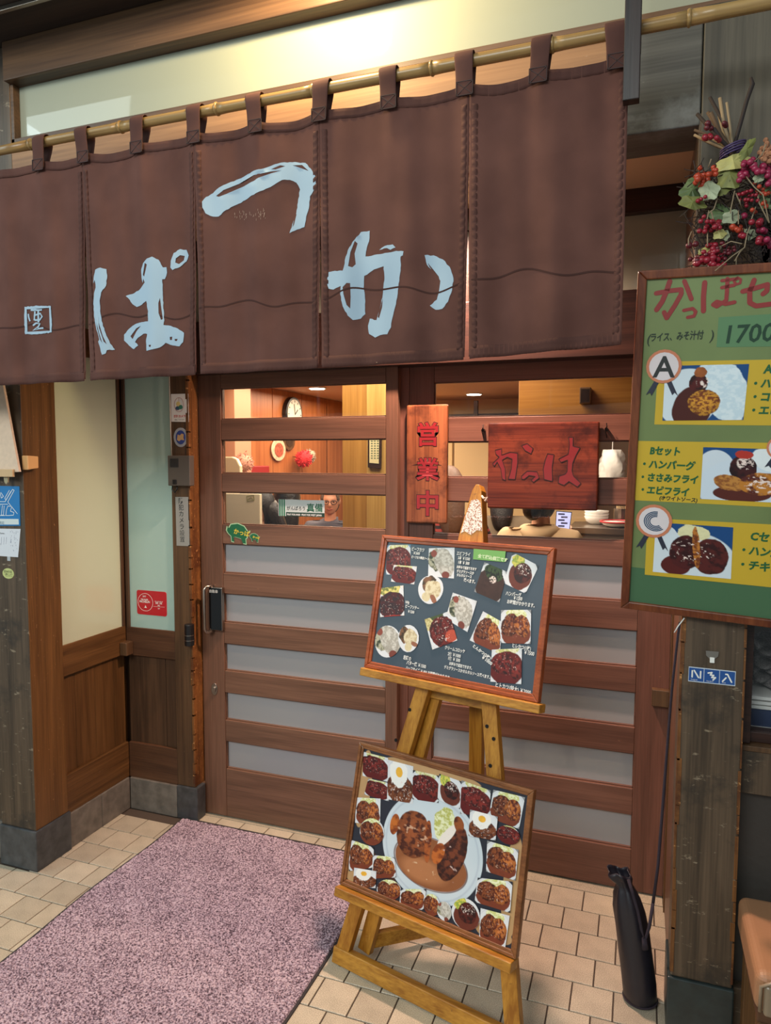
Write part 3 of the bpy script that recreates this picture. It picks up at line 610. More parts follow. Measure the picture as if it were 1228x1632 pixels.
M['print'] = plain('noren_print', C(152, 174, 190), .8)
def cloth_grid(x0, x1, zf0, zf1, nx, nz, off=0.0):
    mb = MB(); vs = []
    for j in range(nz+1):
        for i in range(nx+1):
            x = x0+(x1-x0)*i/nx; za = zf0(x); zb = zf1(x); z = za+(zb-za)*j/nz; vs.append((x, cloth_y(x, z)-off, z))
    mb.add(vs, [(j*(nx+1)+i, j*(nx+1)+i+1, (j+1)*(nx+1)+i+1, (j+1)*(nx+1)+i) for j in range(nz) for i in range(nx)]); return mb
def solid(o, th, off=0):
    s = o.modifiers.new('thickness', 'SOLIDIFY'); s.thickness = th; s.offset = off; return o
GAP = [0, .004, .018, .020, .010, .011, 0]
panels = []
for k in range(len(xs_seam)-1):
    x0, x1 = xs_seam[k], xs_seam[k+1]
    mb = MB(); nx, nz = 60, 96; vs = []
    for j in range(nz+1):
        for i in range(nx+1):
            t_ = i/nx; x = x0+(x1-x0)*t_; zb = hem_z(x)-.004*math.sin(PI*t_)+(.006 if k == 0 else 0); zt = top_z(x); z = zb+(zt-zb)*j/nz
            # sides draw apart below the start of each slit
            gl = max(0, (2.33-z))*GAP[k] if k > 0 else 0; gr = max(0, (2.33-z))*GAP[k+1] if k < 5 else 0
            xx = x+gl*(1-t_)-gr*t_; vs.append((xx, cloth_y(xx, z)-.0004*k, z))
    mb.add(vs, [(j*(nx+1)+i, j*(nx+1)+i+1, (j+1)*(nx+1)+i+1, (j+1)*(nx+1)+i) for j in range(nz) for i in range(nx)])
    o = solid(mb.build('panel', M['noren'], noren, smooth=True), .0012); panels.append(o)
    # hems: bottom fold, side folds with puckers
    hb = cloth_grid(x0+.002+.54*GAP[k], x1-.002-.54*GAP[k+1], lambda x: hem_z(x)-.006, lambda x: hem_z(x)+.024, 60, 3, .0024); vs = hb.v; hb.v = [(x, y-.0012*math.sin(x*520+z*60), z) for x, y, z in vs]
    solid(hb.build('hem', M['noren_hem'], noren, smooth=True), .0014)
    for sx, sgn in ((x0+.0065, 1), (x1-.0065, -1)):
        if k == 0 and sgn == 1: continue
        vs = []; fs = []; n = 130
        for j in range(n+1):
            z = hem_z(sx)+.02+(ZT-.05-hem_z(sx)-.02)*j/n; dx = max(0, 2.33-z)*GAP[k if sgn == 1 else k+1]*sgn
            for i in range(3): x = sx+dx+sgn*i*.007; vs.append((x, cloth_y(x, z)-.0026-.0012*math.sin(z*330+i), z))
        for j in range(n):
            for i in range(2): fs.append((j*3+i, j*3+i+1, j*3+i+4, j*3+i+3))
        solid(MB().add(vs, fs).build('side_hem', M['noren_hem'], noren, smooth=True), .0012)
    hb = cloth_grid(x0+.002, x1-.002, lambda x: top_z(x)-.026, lambda x: top_z(x)-.001, 50, 3, .0026); hb.v = [(x, y-.0007*math.sin(x*260), z) for x, y, z in hb.v]; solid(hb.build('top_hem', M['noren_hem'], noren, smooth=True), .0012)
    mb = MB(); pts = []
    for i in range(61): x = x0+.01+(x1-x0-.02)*i/60; z = print_wave_z(x); pts.append((x, cloth_y(x, z)-.0017-.0004*k, z))
    # faint tide line across each panel
    mb.add([q for p in pts for q in ((p[0], p[1], p[2]-.0022), (p[0], p[1], p[2]+.0022))], [(2*i, 2*i+2, 2*i+3, 2*i+1) for i in range(60)]); mb.build('tide_line', M['noren_line'], noren)
for i, q in enumerate(tabx):
    hw = .024; pth = []
    zt = ZT-.034
    prof = [(YN-.006, zt), (YN-.0065, ZT-.010), (YN-.0155, ZT+.018), (YN-.0195, rod_z-.008), (YN-.0190, rod_z+.010), (YN-.010, rod_z+.0195), (YN+.004, rod_z+.0205), (YN+.0165, rod_z+.012), (YN+.0195, rod_z-.006), (YN+.015, rod_z-.03), (YN+.004, ZT-.01), (YN+.003, ZT-.032)]
    lean = .006*math.sin(i*2.3); vs = []; fs = []
    for j, (y, z) in enumerate(prof):
        f = (z-zt)/(rod_z-zt); ww = hw*(1.0-.10*math.sin(PI*min(1, max(0, f))))
        yy = y-.0105 if j < 2 else y
        for sgn in (-1, -.33, .33, 1): vs.append((q+lean*f+sgn*ww, yy-(.0012 if abs(sgn) < .5 else 0), z))
    for j in range(len(prof)-1):
        for s in range(3): fs.append((j*4+s, j*4+s+1, j*4+s+5, j*4+s+4))
    o = solid(MB().add(vs, fs).build('tab', M['noren_hem'], noren, smooth=True), .0016); m_ = o.modifiers.new('sub', 'SUBSURF'); m_.levels = 1; m_.render_levels = 1
    mb = MB(); F = Frame((0, YN-.0185, 0), (1, 0, 0), (0, 0, 1), (0, -1, 0))
    c4 = [(q-.020, zt+.003), (q+.020, zt+.003), (q+.020, zt+.035), (q-.020, zt+.035)]
    for a, b in ((0, 1), (1, 2), (2, 3), (3, 0), (0, 2), (1, 3)): mb.beam(F, c4[a], c4[b], .0016, -.001, .0008)
    mb.build('cross_stitch', flat(52, 36, 36, .8), o)
# brush letters, draped on the cloth
def brush(name, outer, holes, fmap, step=.012):
    o2 = [tuple(float(c) for c in onY(*fmap(p), YN-.006)[[0, 2]]) for p in outer]; h2 = [[tuple(float(c) for c in onY(*fmap(p), YN-.006)[[0, 2]]) for p in h] for h in holes]
    r = random.Random(len(outer)); res = []
    for i in range(len(o2)):                 # ragged bristle edge
        p, q = np.array(o2[i]), np.array(o2[(i+1) % len(o2)]); n = max(1, int(np.linalg.norm(q-p)/.007)); d = (q-p); nn = np.array([-d[1], d[0]])/(np.linalg.norm(d)+1e-9)
        for k in range(n): res.append(tuple(p+d*k/n+nn*(r.uniform(-.0011, .0011) if k else 0)))
    V, T = cdt(res, h2, step); me = MB().add([(x, cloth_y(x, z)-.0030, z) for x, z in V], T).build(name, M['print'], noren, smooth=True); return me
Z4 = lambda p: (300+p[0]/2.6696, 200+p[1]/2.6696)
Z3 = lambda p: (p[0]/3.709, 200+p[1]/3.709)
brush('printed_letter', [(60, 325), (75, 305), (105, 288), (130, 265), (180, 238), (240, 210), (300, 188), (350, 173), (400, 158), (450, 152), (495, 157), (520, 183), (540, 215), (543, 250), (530, 280), (515, 300), (510, 350), (498, 385), (490, 430), (460, 440), (430, 458), (440, 420), (455, 370), (462, 310), (470, 268), (455, 240), (430, 230), (400, 232), (350, 262), (300, 285), (250, 310), (200, 335), (160, 360), (130, 388), (105, 388), (75, 375), (62, 350)],
      [[(118, 300), (150, 275), (210, 245), (280, 212), (350, 196), (398, 192), (352, 204), (300, 224), (230, 257), (160, 292), (130, 304)], [(352, 186), (392, 170), (412, 173), (372, 188)], [(440, 167), (480, 165), (510, 192), (490, 184), (460, 173)], [(450, 375), (456, 375), (447, 420), (441, 432)]], Z4)
brush('printed_letter', [(598, 625), (625, 620), (660, 620), (668, 590), (672, 560), (685, 520), (705, 485), (730, 450), (768, 445), (765, 490), (755, 520), (750, 555), (790, 550), (850, 542), (885, 535), (918, 538), (915, 555), (905, 560), (905, 620), (895, 690), (885, 760), (870, 820), (865, 860), (850, 890), (820, 893), (795, 903), (765, 885), (760, 850), (768, 820), (800, 828), (815, 780), (828, 720), (835, 660), (832, 600), (790, 612), (745, 638), (742, 690), (748, 745), (748, 800), (730, 820), (700, 828), (680, 810), (660, 770), (650, 720), (652, 685), (620, 700), (598, 695), (592, 660)],
      [[(682, 600), (690, 540), (706, 490), (717, 500), (706, 545), (711, 590), (698, 604)], [(660, 690), (676, 672), (690, 672), (692, 730), (690, 780), (676, 765), (664, 722)], [(805, 815), (818, 770), (828, 735), (825, 775), (812, 820)]], Z4)
brush('printed_letter', [(812, 530), (835, 513), (870, 507), (882, 520), (860, 530), (845, 522)], [], Z4)
brush('printed_letter', [(1003, 550), (1040, 550), (1080, 568), (1110, 600), (1127, 650), (1122, 700), (1105, 750), (1080, 780), (1050, 783), (1025, 765), (1055, 740), (1065, 700), (1070, 660), (1045, 625), (1012, 590)], [[(1016, 583), (1040, 612), (1062, 640), (1066, 652), (1040, 622), (1022, 598)]], Z4)
brush('printed_letter', [(570, 855), (600, 843), (632, 850), (637, 890), (632, 950), (608, 990), (600, 1040), (605, 1100), (615, 1160), (635, 1230), (655, 1290), (677, 1325), (640, 1330), (635, 1350), (615, 1358), (605, 1320), (592, 1280), (600, 1270), (580, 1200), (562, 1120), (555, 1040), (560, 990), (572, 960), (565, 915), (555, 935), (560, 890)], [[(572, 1110), (580, 1160), (600, 1230), (618, 1290), (606, 1270), (588, 1205)], [(588, 1100), (598, 1170), (622, 1250), (640, 1295), (625, 1280), (600, 1200)]], Z3)
brush('printed_letter', [(875, 790), (905, 778), (940, 795), (965, 840), (985, 838), (988, 870), (975, 908), (960, 910), (962, 1000), (965, 1080), (972, 1150), (968, 1180), (1010, 1185), (1050, 1200), (1085, 1225), (1080, 1280), (1060, 1305), (1020, 1300), (980, 1285), (950, 1315), (900, 1330), (878, 1335), (872, 1280), (880, 1235), (850, 1232), (810, 1255), (795, 1280), (815, 1300), (790, 1322), (760, 1300), (728, 1270), (728, 1235), (760, 1200), (800, 1170), (850, 1162), (885, 1160), (885, 1100), (872, 1040), (840, 1060), (805, 1072), (780, 1055), (765, 1030), (742, 1008), (790, 990), (830, 965), (862, 930), (850, 905), (848, 932), (838, 900), (835, 850), (850, 815)],
      [[(940, 1050), (948, 1020), (955, 1080), (964, 1145), (955, 1150), (942, 1110)], [(862, 815), (876, 825), (858, 895), (848, 885)], [(768, 1245), (800, 1198), (830, 1183), (802, 1215), (780, 1262)], [(1003, 1250), (1018, 1248), (1016, 1268), (1004, 1268)], [(1032, 1262), (1050, 1262), (1046, 1274), (1034, 1274)], [(893, 1300), (907, 1300), (905, 1312), (895, 1312)]], Z3)
brush('printed_letter', [(1010, 800), (1025, 755), (1060, 728), (1095, 732), (1108, 765), (1095, 800), (1060, 835), (1020, 855), (1008, 840)], [[(1035, 810), (1038, 785), (1060, 765), (1085, 768), (1080, 795), (1055, 818)]], Z3)
brush('printed_seal', [(137, 1070), (225, 1066), (312, 1070), (316, 1150), (316, 1225), (225, 1234), (140, 1232), (137, 1150)], [[(150, 1085), (300, 1080), (303, 1215), (153, 1218)]], Z3)
def bstroke(pts, w=10):
    P = [np.array(p, float) for p in pts]; up = []; dn = []
    for i in range(len(P)):
        d = P[min(i+1, len(P)-1)]-P[max(0, i-1)]; n = np.array([-d[1], d[0]])/np.linalg.norm(d)*w/2; up.append(tuple(P[i]+n)); dn.append(tuple(P[i]-n))
    brush('printed_seal_stroke', up+dn[::-1], [], Z3, None)
for s in ([(178, 1090), (250, 1090)], [(160, 1112), (164, 1135), (172, 1156)], [(207, 1098), (204, 1125), (202, 1152)], [(206, 1122), (240, 1112), (250, 1130), (236, 1150), (204, 1150)], [(228, 1094), (228, 1165)], [(192, 1182), (215, 1168), (236, 1172), (226, 1192), (190, 1214), (222, 1202), (258, 1198)]): bstroke(s)
# worn patch under the second letter
mb = MB(); r = random.Random(5)
for k in range(46):
    px = 372+r.random()*52; py = 334+r.gauss(8, 4)+(r.random()*4); x, _, z = onY(px, py, YN-.006); h = r.uniform(.002, .007); y = cloth_y(x, z)-.0030; mb.add([(x, y, z), (x+.0012, y, z), (x+.0012, y, z+h), (x, y, z+h)], [(0, 1, 2, 3)])
mb.build('worn_patch', flat(150, 120, 105, .8), noren)

# bamboo rod: slightly tapering culm with nodes
rod = thing('bamboo_rod', 'pale bamboo rod carrying the noren along the shopfront', 'rod', (-.9, YN, rod_z))
nodes = [float(onY(px, py, YN)[0]) for px, py in ((50, 232), (193, 208), (346, 182), (500, 150), (688, 112), (880, 68), (1098, 20))]; ends = [-2.8]+nodes+[.62]
for i in range(len(ends)-1):
    a, b = ends[i], ends[i+1]; r0 = .0132+.0022*(a+2.8)/3.2; r1 = .0132+.0022*(b+2.8)/3.2; n = 10; pts = []; rr = []
    for k in range(n+1):
        s = k/n; pts.append((a+(b-a)*s, YN, rod_z+.0015*math.sin((a+(b-a)*s)*3))); rr.append((r0+(r1-r0)*s)*(1.0-.04*math.sin(PI*s))+(.0012 if k in (0, n) else 0))
    MB().tube(pts, rr, 20).build('culm_segment', M['bamboo'], rod, smooth=True)
    if i: MB().tube([(a-.005, YN, rod_z+.0015*math.sin(a*3)), (a-.0015, YN, rod_z+.0015*math.sin(a*3)), (a+.0015, YN, rod_z+.0015*math.sin(a*3)), (a+.005, YN, rod_z+.0015*math.sin(a*3))], [r0+.0006, r0+.0034, r0+.0034, r0+.0008], 20).build('node_ring', M['bamboo'], rod, smooth=True)
# hanger bar holding the rod
hb = thing('rod_hanger', 'dark wooden hanger bar from eave holding right end of bamboo rod', 'hanger', (-.03, YN, 2.97))
ax0 = float(onY(993, 100, 1.70)[0]); ax1 = float(onY(1020, 100, 1.70)[0]); zb = float(onY(1008, 158, 1.70)[2])
MB().box(ax0, ax1, 1.700, 1.728, zb, 2.97).build('bar', M['black_bar'], hb, .002); MB().box(ax0, ax1, 1.728, 1.775, rod_z-.045, rod_z-.0185).build('cradle', M['black_bar'], hb, .001)
hb2 = thing('rod_hanger', 'dark wooden hanger bar at far left end of bamboo rod', 'hanger', (-2.5, YN, 2.97))
MB().box(-2.52, -2.475, 1.700, 1.728, zb, 2.97).build('bar', M['black_bar'], hb2, .002); MB().box(-2.52, -2.475, 1.728, 1.775, rod_z-.045, rod_z-.0185).build('cradle', M['black_bar'], hb2, .001)

# ================================================================ DOOR MAT
mat = thing('door_mat', 'large purple-grey loop pile mat with black rubber edge before the doors', 'mat', ((MAT_X0+MAT_X1)/2, (MAT_Y0+MAT_Y1)/2, 0))
def mat_l(y): return MAT_X0-.010+.006*math.sin(y*9)          # slightly wavy long edges
def mat_r(y): return MAT_X1+.006+.004*math.sin(y*7+1)
mb = MB(); n = 40; vs = []
for j in range(n+1):
    y = MAT_Y0-.012+(MAT_Y1-MAT_Y0+.024)*j/n; vs += [(mat_l(y)-.008, y, .0005), (mat_l(y)-.007, y, .004), (mat_r(y)+.007, y, .004), (mat_r(y)+.008, y, .0005)]
fs = [(j*4+i, j*4+i+1, j*4+i+5, j*4+i+4) for j in range(n) for i in range(3)]+[(j*4+3, j*4, j*4+4, j*4+7) for j in range(n)]+[(0, 3, 2, 1), (n*4, n*4+1, n*4+2, n*4+3)]
mb.add(vs, fs).build('rubber_backing', plain('mat_rubber', C(44, 40, 42), .7), mat)
def matpile():
    m, nt, p = newmat('mat_pile'); N = nt.nodes; L = nt.links; tc = N.new('ShaderNodeTexCoord')
    n1 = N.new('ShaderNodeTexNoise'); n1.inputs['Scale'].default_value = 190; n1.inputs['Detail'].default_value = 3; n1.inputs['Roughness'].default_value = .6; L.new(tc.outputs['Object'], n1.inputs['Vector'])
    n2 = N.new('ShaderNodeTexNoise'); n2.inputs['Scale'].default_value = 9; n2.inputs['Detail'].default_value = 4; L.new(tc.outputs['Object'], n2.inputs['Vector'])
    mx = N.new('ShaderNodeMix'); mx.data_type = 'FLOAT'; mx.inputs[0].default_value = .13; L.new(n1.outputs[0], mx.inputs[2]); L.new(n2.outputs[0], mx.inputs[3])
    r = N.new('ShaderNodeValToRGB'); e = r.color_ramp.elements; e[0].position = .40; e[0].color = C(74, 60, 68); e[1].position = .60; e[1].color = C(192, 172, 180); q = e.new(.49); q.color = C(148, 126, 138)
    L.new(mx.outputs[0], r.inputs[0]); L.new(r.outputs[0], p.inputs['Base Color']); p.inputs['Roughness'].default_value = .95; p.inputs['Specular IOR Level'].default_value = .1; return m
px_n, py_n = 250, 410; yy = np.linspace(MAT_Y0, MAT_Y1, py_n); rg = np.random.RandomState(2)
tt = np.linspace(0, 1, px_n)[None]; XL = np.array([mat_l(y) for y in yy])[:, None]; XR = np.array([mat_r(y) for y in yy])[:, None]
Xg = XL+(XR-XL)*tt+rg.uniform(-.0012, .0012, (py_n, px_n)); Yg = yy[:, None]+rg.uniform(-.0012, .0012, (py_n, px_n)); Zg = .0060+rg.uniform(0, .0042, (py_n, px_n)); Zg[0] = Zg[-1] = .003; Zg[:, 0] = Zg[:, -1] = .003
off = np.array(OFF[mat.name]); idx = np.arange(px_n*py_n).reshape(py_n, px_n); me = bpy.data.meshes.new('pile')
me.from_pydata((np.stack([Xg, Yg, Zg], -1).reshape(-1, 3)-off).tolist(), [], np.stack([idx[:-1, :-1], idx[:-1, 1:], idx[1:, 1:], idx[1:, :-1]], -1).reshape(-1, 4).tolist())
me.materials.append(matpile()); o = bpy.data.objects.new('pile', me); link(o, mat); o['kind'] = 'stuff'

# ================================================================ EASEL with two picture boards
th = math.radians(13.6); bk = np.array([.2525, .9676, 0]); bk /= np.linalg.norm(bk); ue = np.array([bk[1], -bk[0], 0]); ve = bk*math.sin(th)+np.array([0, 0, math.cos(th)]); ne = np.cross(ue, ve)
FE = Frame(onZ(535, 1538), ue, ve, ne)
M['ez'] = wood('easel_varnished_pine', C(142, 88, 24), C(190, 134, 50), 'z', .36, .3, C(96, 66, 36)); M['ezx'] = wood('easel_ledge_pine', C(140, 88, 26), C(192, 138, 54), 'x', .4, .3, C(96, 66, 36))
ez = thing('easel', 'yellow-brown wooden easel standing beside the mat carrying two picture boards', 'easel', FE.pt(.29, 0))
def leg(name, p, q, w, c0, c1, tip=None): return MB().beam(FE, p, q, w, c0, c1).build(name, M['ez'], ez, .002)
leg('front_leg', (.010, .025), (.258, 1.27), .046, -.026, 0); leg('front_leg', (.585, .025), (.318, 1.27), .046, -.026, 0)
MB().prism(FE, [(.226, 1.18), (.350, 1.18), (.328, 1.345), (.302, 1.495), (.292, 1.514), (.280, 1.514), (.270, 1.495), (.242, 1.345)], -.030, .006).build('head_wedge', M['ez'], ez, .002)
mb = MB(); polyface(mb, FE, [(.249, 1.358), (.262, 1.366), (.285, 1.356), (.305, 1.372), (.321, 1.370), (.316, 1.41), (.304, 1.462), (.288, 1.468), (.272, 1.462), (.258, 1.41)], off=.0068)
def speck():
    m, nt, p = newmat('peeling_white_paint'); N = nt.nodes; tc = N.new('ShaderNodeTexCoord'); n = N.new('ShaderNodeTexNoise'); n.inputs['Scale'].default_value = 230; n.inputs['Detail'].default_value = 4; nt.links.new(tc.outputs['Object'], n.inputs['Vector'])
    r = N.new('ShaderNodeValToRGB'); r.color_ramp.elements[0].position = .44; r.color_ramp.elements[0].color = C(150, 104, 76); r.color_ramp.elements[1].position = .5; r.color_ramp.elements[1].color = C(222, 214, 206); nt.links.new(n.outputs[0], r.inputs[0]); nt.links.new(r.outputs[0], p.inputs['Base Color']); return m
mb.build('peeling_label', speck(), ez, label='remains of a white paper label')
MB().tube([FE.pt(.306, 1.478, .006), FE.pt(.316, 1.470, .012), FE.pt(.326, 1.474, .008), FE.pt(.32, 1.462, .01)], .0035, 6).build('string_knot', flat(220, 190, 170), ez)
MB().fbox(FE, -.016, .600, .004, .052, -.026, .004).build('bottom_rail', M['ezx'], ez, .003)
MB().fbox(FE, -.030, .576, .876, .901, 0, .046).build('upper_ledge', M['ezx'], ez, .003); MB().fbox(FE, -.010, .574, .212, .240, 0, .050).build('lower_ledge', M['ezx'], ez, .003)
MB().fbox(FE, .18, .40, .845, .875, -.040, -.026).build('cross_brace', M['ezx'], ez, .002)
# swing support behind
HB = FE.pt(.060, .075, -.055); HT = FE.pt(.262, 1.20, -.045); RB = onZ(757, 1464, .05); RT_ = FE.pt(.300, 1.20, -.055)
def bar3(name, a, b, w, t, side, mat=None):
    a = np.array(a); b = np.array(b); d = (b-a)/np.linalg.norm(b-a); s = np.array(side)-d*(np.array(side)@d); s /= np.linalg.norm(s); n_ = np.cross(d, s); F = Frame(a, d, s, n_)
    return MB().fbox(F, 0, np.linalg.norm(b-a), -w/2, w/2, -t/2, t/2).build(name, mat or M['ez'], ez, .002)
bar3('support_leg', HB-np.array([0, 0, .03]), HT, .045, .024, ue); bar3('support_leg', RB, RT_, .045, .024, ue); bar3('support_rail', HB, RB, .045, .022, (0, 0, 1), M['ezx'])
mb = MB()
for u_, h_ in ((.145, .80), (.110, .70), (.408, .805), (.432, .70), (.433, .69+.085)): mb.disc(FE, u_-.0, h_, .0055, .0055, 0, .0015, 12)
mb.build('screw', M['iron'], ez)
for a_ in (.012, .584): MB().disc(Frame(FE.pt(a_, .0, -.012)*np.array([1, 1, 0]), (1, 0, 0), (0, 1, 0), (0, 0, 1)), 0, 0, .010, .010, 0, .016, 14).build('rubber_foot', M['black'], ez)

def picture_board(name, lab, cat, u0, u1, h0, h1, back, rimw, fmat, c0=.004, th_=.020, proud=.008):
    t = thing(name, lab, cat, FE.pt((u0+u1)/2, h0, c0))
    MB().fbox(FE, u0+.004, u1-.004, h0+.004, h1-.004, c0, c0+th_-.006).build('backing', back, t)
    for a0, a1, b0, b1 in ((u0, u1, h1-rimw, h1), (u0, u1, h0, h0+rimw)):
        s = 1 if b0 > (h0+h1)/2 else -1
        q = [(a0, b1), (a1, b1), (a1-rimw, b0), (a0+rimw, b0)] if s > 0 else [(a0, b0), (a1, b0), (a1-rimw, b1), (a0+rimw, b1)]
        MB().prism(FE, q, c0, c0+th_).prism(FE, [(a, b+(-1 if s > 0 else 1)*.0) for a, b in q][:2]+[(q[2][0]+rimw*.45, q[2][1]+s*rimw*.45), (q[3][0]-rimw*.45, q[3][1]+s*rimw*.45)], c0+th_, c0+th_+proud*.5).build('frame_rail', fmat, t, .002)
    for a0, a1 in ((u0, u0+rimw), (u1-rimw, u1)):
        left = a0 == u0; q = [(a0, h0), (a0, h1), (a1, h1-rimw), (a1, h0+rimw)] if left else [(a1, h0), (a1, h1), (a0, h1-rimw), (a0, h0+rimw)]
        k = 1 if left else -1
        MB().prism(FE, q, c0, c0+th_).prism(FE, q[:2]+[(q[2][0]-k*rimw*.45, q[2][1]+rimw*.45), (q[3][0]-k*rimw*.45, q[3][1]-rimw*.45)], c0+th_, c0+th_+proud*.5).build('frame_rail', fmat, t, .002)
    return t, c0+th_-.006
M['rim_red'] = wood('reddish_frame', C(122, 56, 28), C(164, 86, 46), 'x', .3, .1, C(190, 120, 70)); M['rim_dark'] = wood('dark_brown_frame', C(84, 40, 24), C(120, 66, 38), 'z', .32, .1, C(170, 120, 80)); M['rim_brown'] = wood('brown_frame', C(104, 62, 34), C(146, 94, 54), 'x', .32, .1, C(170, 120, 80))
ub, cs = picture_board('menu_board', 'upper dark blue-grey menu board with food photos in reddish wooden frame', 'menu board', -.029, .563, .902, 1.333, flat(62, 76, 88, .35), .021, M['rim_red'])
ZU = lambda p: FE.loc(570+p[0]/3.8375, 760+p[1]/3.8375, cs)
UP = [([(178, 418), (322, 415), (322, 592), (172, 598)], 'red', (110, 150, 180), None), ([(220, 538), (362, 548), (345, 658), (203, 640)], 'red', (214, 206, 200), None),
      ([(435, 437), (592, 433), (588, 622), (430, 608)], 'white', (150, 106, 90), None), ([(418, 572), (556, 650), (462, 812), (342, 712)], 'oval', (214, 216, 212), 'ellipse'),
      ([(775, 522), (916, 582), (865, 768), (712, 702)], 'curry', (206, 160, 140), None), ([(948, 462), (1108, 545), (1026, 714), (893, 650)], 'hamb', (54, 66, 74), None),
      ([(136, 682), (280, 664), (286, 848), (138, 858)], 'steakred', (220, 214, 206), None), ([(582, 708), (730, 760), (672, 950), (538, 868)], 'white', (200, 204, 206), None),
      ([(410, 872), (560, 822), (610, 1000), (458, 1057)], 'croq', (222, 220, 214), None), ([(104, 910), (262, 905), (268, 1096), (108, 1112)], 'white', (60, 64, 70), 'ellipse'), ([(246, 905), (376, 903), (374, 1068), (250, 1075)], 'oval', (60, 64, 70), 'ellipse'),
      ([(768, 822), (888, 890), (870, 1085), (686, 1000)], 'katsu', (210, 212, 214), None), ([(878, 815), (1062, 813), (1058, 1022), (874, 1016)], 'katsu', (216, 220, 224), None), ([(822, 1057), (1006, 1048), (1002, 1268), (813, 1252)], 'red', (206, 212, 214), None)]
for i, (q, k, bg, mk) in enumerate(UP): photo(FE, [ZU(p) for p in q], k, ub, 40+i, bg, cs+.0004+.00025*i, mk)
q = [ZU(p) for p in ((712, 440), (908, 455), (900, 522), (708, 505))]; MB().prism(FE, q[::-1], cs+.004, cs+.0046).build('green_tag', flat(124, 180, 92), ub)
WHT = flat(232, 232, 226); TXC = cs+.0046
def note(s, px, py, size, rot=-.02): a, b = FE.loc(px, py, TXC); text(s, FE, a, b, size*.90, WHT, ub, off=TXC, bold=.0003, rot=rot, wide=.70, thick=0)
for s, x, y, z in (('ビーフカツ', 655, 877, .0155), ('￥2600', 658, 883, .013), ('ビーフカツ専用ソース', 655, 889, .0105), ('エビフライ', 727, 884, .0150), ('3本 ￥1500', 729, 891, .0138), ('1本 ￥ 500', 729, 898, .0138), ('お好みで追加できます', 727, 905, .0108), ('デミグラソースか', 727, 912, .0118), ('タルタルソース', 727, 918, .0118), ('選べます。', 738, 927, .0145),
                   ('ハンバーグ', 805, 948, .0155), ('￥1200', 817, 955, .015), ('お時間がかかります。', 807, 961, .0145), ('160g', 645, 961, .013), ('ビーフソテー', 645, 968, .0138), ('￥1200', 649, 976, .013), ('クリームコロッケ', 708, 1034, .0138), ('2個 ￥1000', 713, 1044, .0145), ('1個 ￥ 500', 713, 1051, .0145), ('お好みで追加できます。', 715, 1059, .0118), ('デミグラソースかタルタルソース選べます。', 707, 1065, .0125),
                   ('若鶏の', 642, 1050, .0155), ('バター焼 ￥1500', 647, 1058, .0155), ('ハーフサイズ ￥ 800 お時間がかかります。', 646, 1066, .0135), ('ヒレかつ(1枚)', 815, 1031, .0150), ('￥1500', 834, 1042, .0165), ('ヒトカツ(特大) ￥2000', 788, 1094, .0175)): note(s, x, y, z, -.03)
a, b = FE.loc(752, 1030, TXC); text('とんかつ(2枚)', FE, a, b, .0112, WHT, ub, off=TXC, rot=-.45, bold=.0004); a, b = FE.loc(766, 1048, TXC); text('￥1000', FE, a, b, .0130, WHT, ub, off=TXC, rot=-.45, bold=.0004)
a, b = FE.loc(761, 888, TXC); text('全て税込価格です', FE, a, b, .0122, flat(226, 240, 190), ub, off=TXC+.0008, rot=-.06, bold=.0005)

lb, cs2 = picture_board('picture_board', 'lower framed poster of a large pork cutlet plate ringed with small dish photos', 'poster', -.008, .577, .242, .672, flat(186, 150, 106), .018, M['rim_brown'])
ZL = lambda p: FE.loc(520+p[0]/3.509, 1160+p[1]/3.509, cs2)
def main_plate(P):
    A = P.asp
    [P.blob(x_, y_, w_*A, h_, (190, 150, 104), var=.1) for x_, y_, w_, h_ in ((.03, .30, .05, .3), (.04, .86, .07, .16), (.97, .62, .05, .35), (.9, .95, .1, .06), (.45, .03, .3, .05))]; P.blob(.20, .80, .14*A, .03, (84, 50, 36), .5); P.blob(.50, .56, .305*A, .385, (206, 216, 222), soft=.01); P.rim(.50, .56, .28*A, .352, (188, 198, 208), .03)
    P.blob(.505, .665, .222*A, .178, (146, 88, 52), var=.12, edge=.03, cells=8); P.blob(.47, .73, .165*A, .10, (178, 116, 74), var=.1, edge=.08, cells=10, soft=.4); P.rim(.505, .665, .222*A, .178, (92, 46, 28), .03)
    P.blob(.565, .365, .070*A, .125, (186, 186, 96), .3, col2=(232, 234, 190), cells=60, edge=.35)
    P.blob(.385, .505, .112*A, .175, (78, 36, 24), .15, col2=(146, 78, 42), cells=46, edge=.13, streak=.12, shade=.45); P.blob(.262, .485, .026*A, .075, (196, 108, 42), .1, col2=(128, 58, 24), edge=.2, cells=26)
    P.blob(.478, .52, .024*A, .15, (172, 90, 42), -.08, col2=(100, 46, 26), edge=.3, cells=36)
    P.blob(.628, .545, .076*A, .205, (58, 28, 22), .28, col2=(112, 56, 34), cells=46, edge=.13, streak=.5, shade=.45); P.blob(.585, .44, .022*A, .115, (238, 228, 218), .62, edge=.15); P.blob(.548, .575, .032*A, .075, (194, 104, 44), .35, col2=(134, 62, 26), edge=.25, cells=34)
    P.blob(.648, .335, .03*A, .06, (150, 80, 38), -.4, col2=(90, 40, 24), edge=.25, cells=26); P.spark(.385, .50, .11*A, .17, .70, (206, 160, 130)); P.spark(.64, .55, .07*A, .19, .72, (200, 170, 160)); P.spark(.46, .74, .1*A, .06, .74, (230, 190, 150))
cin = [(.010, .654), (.559, .654), (.559, .260), (.010, .260)]
photo(FE, cin, None, lb, 3, (44, 46, 56), cs2+.0006, res=.0011, custom=main_plate, label='big photo of a sliced cutlet with shredded cabbage in brown sauce')
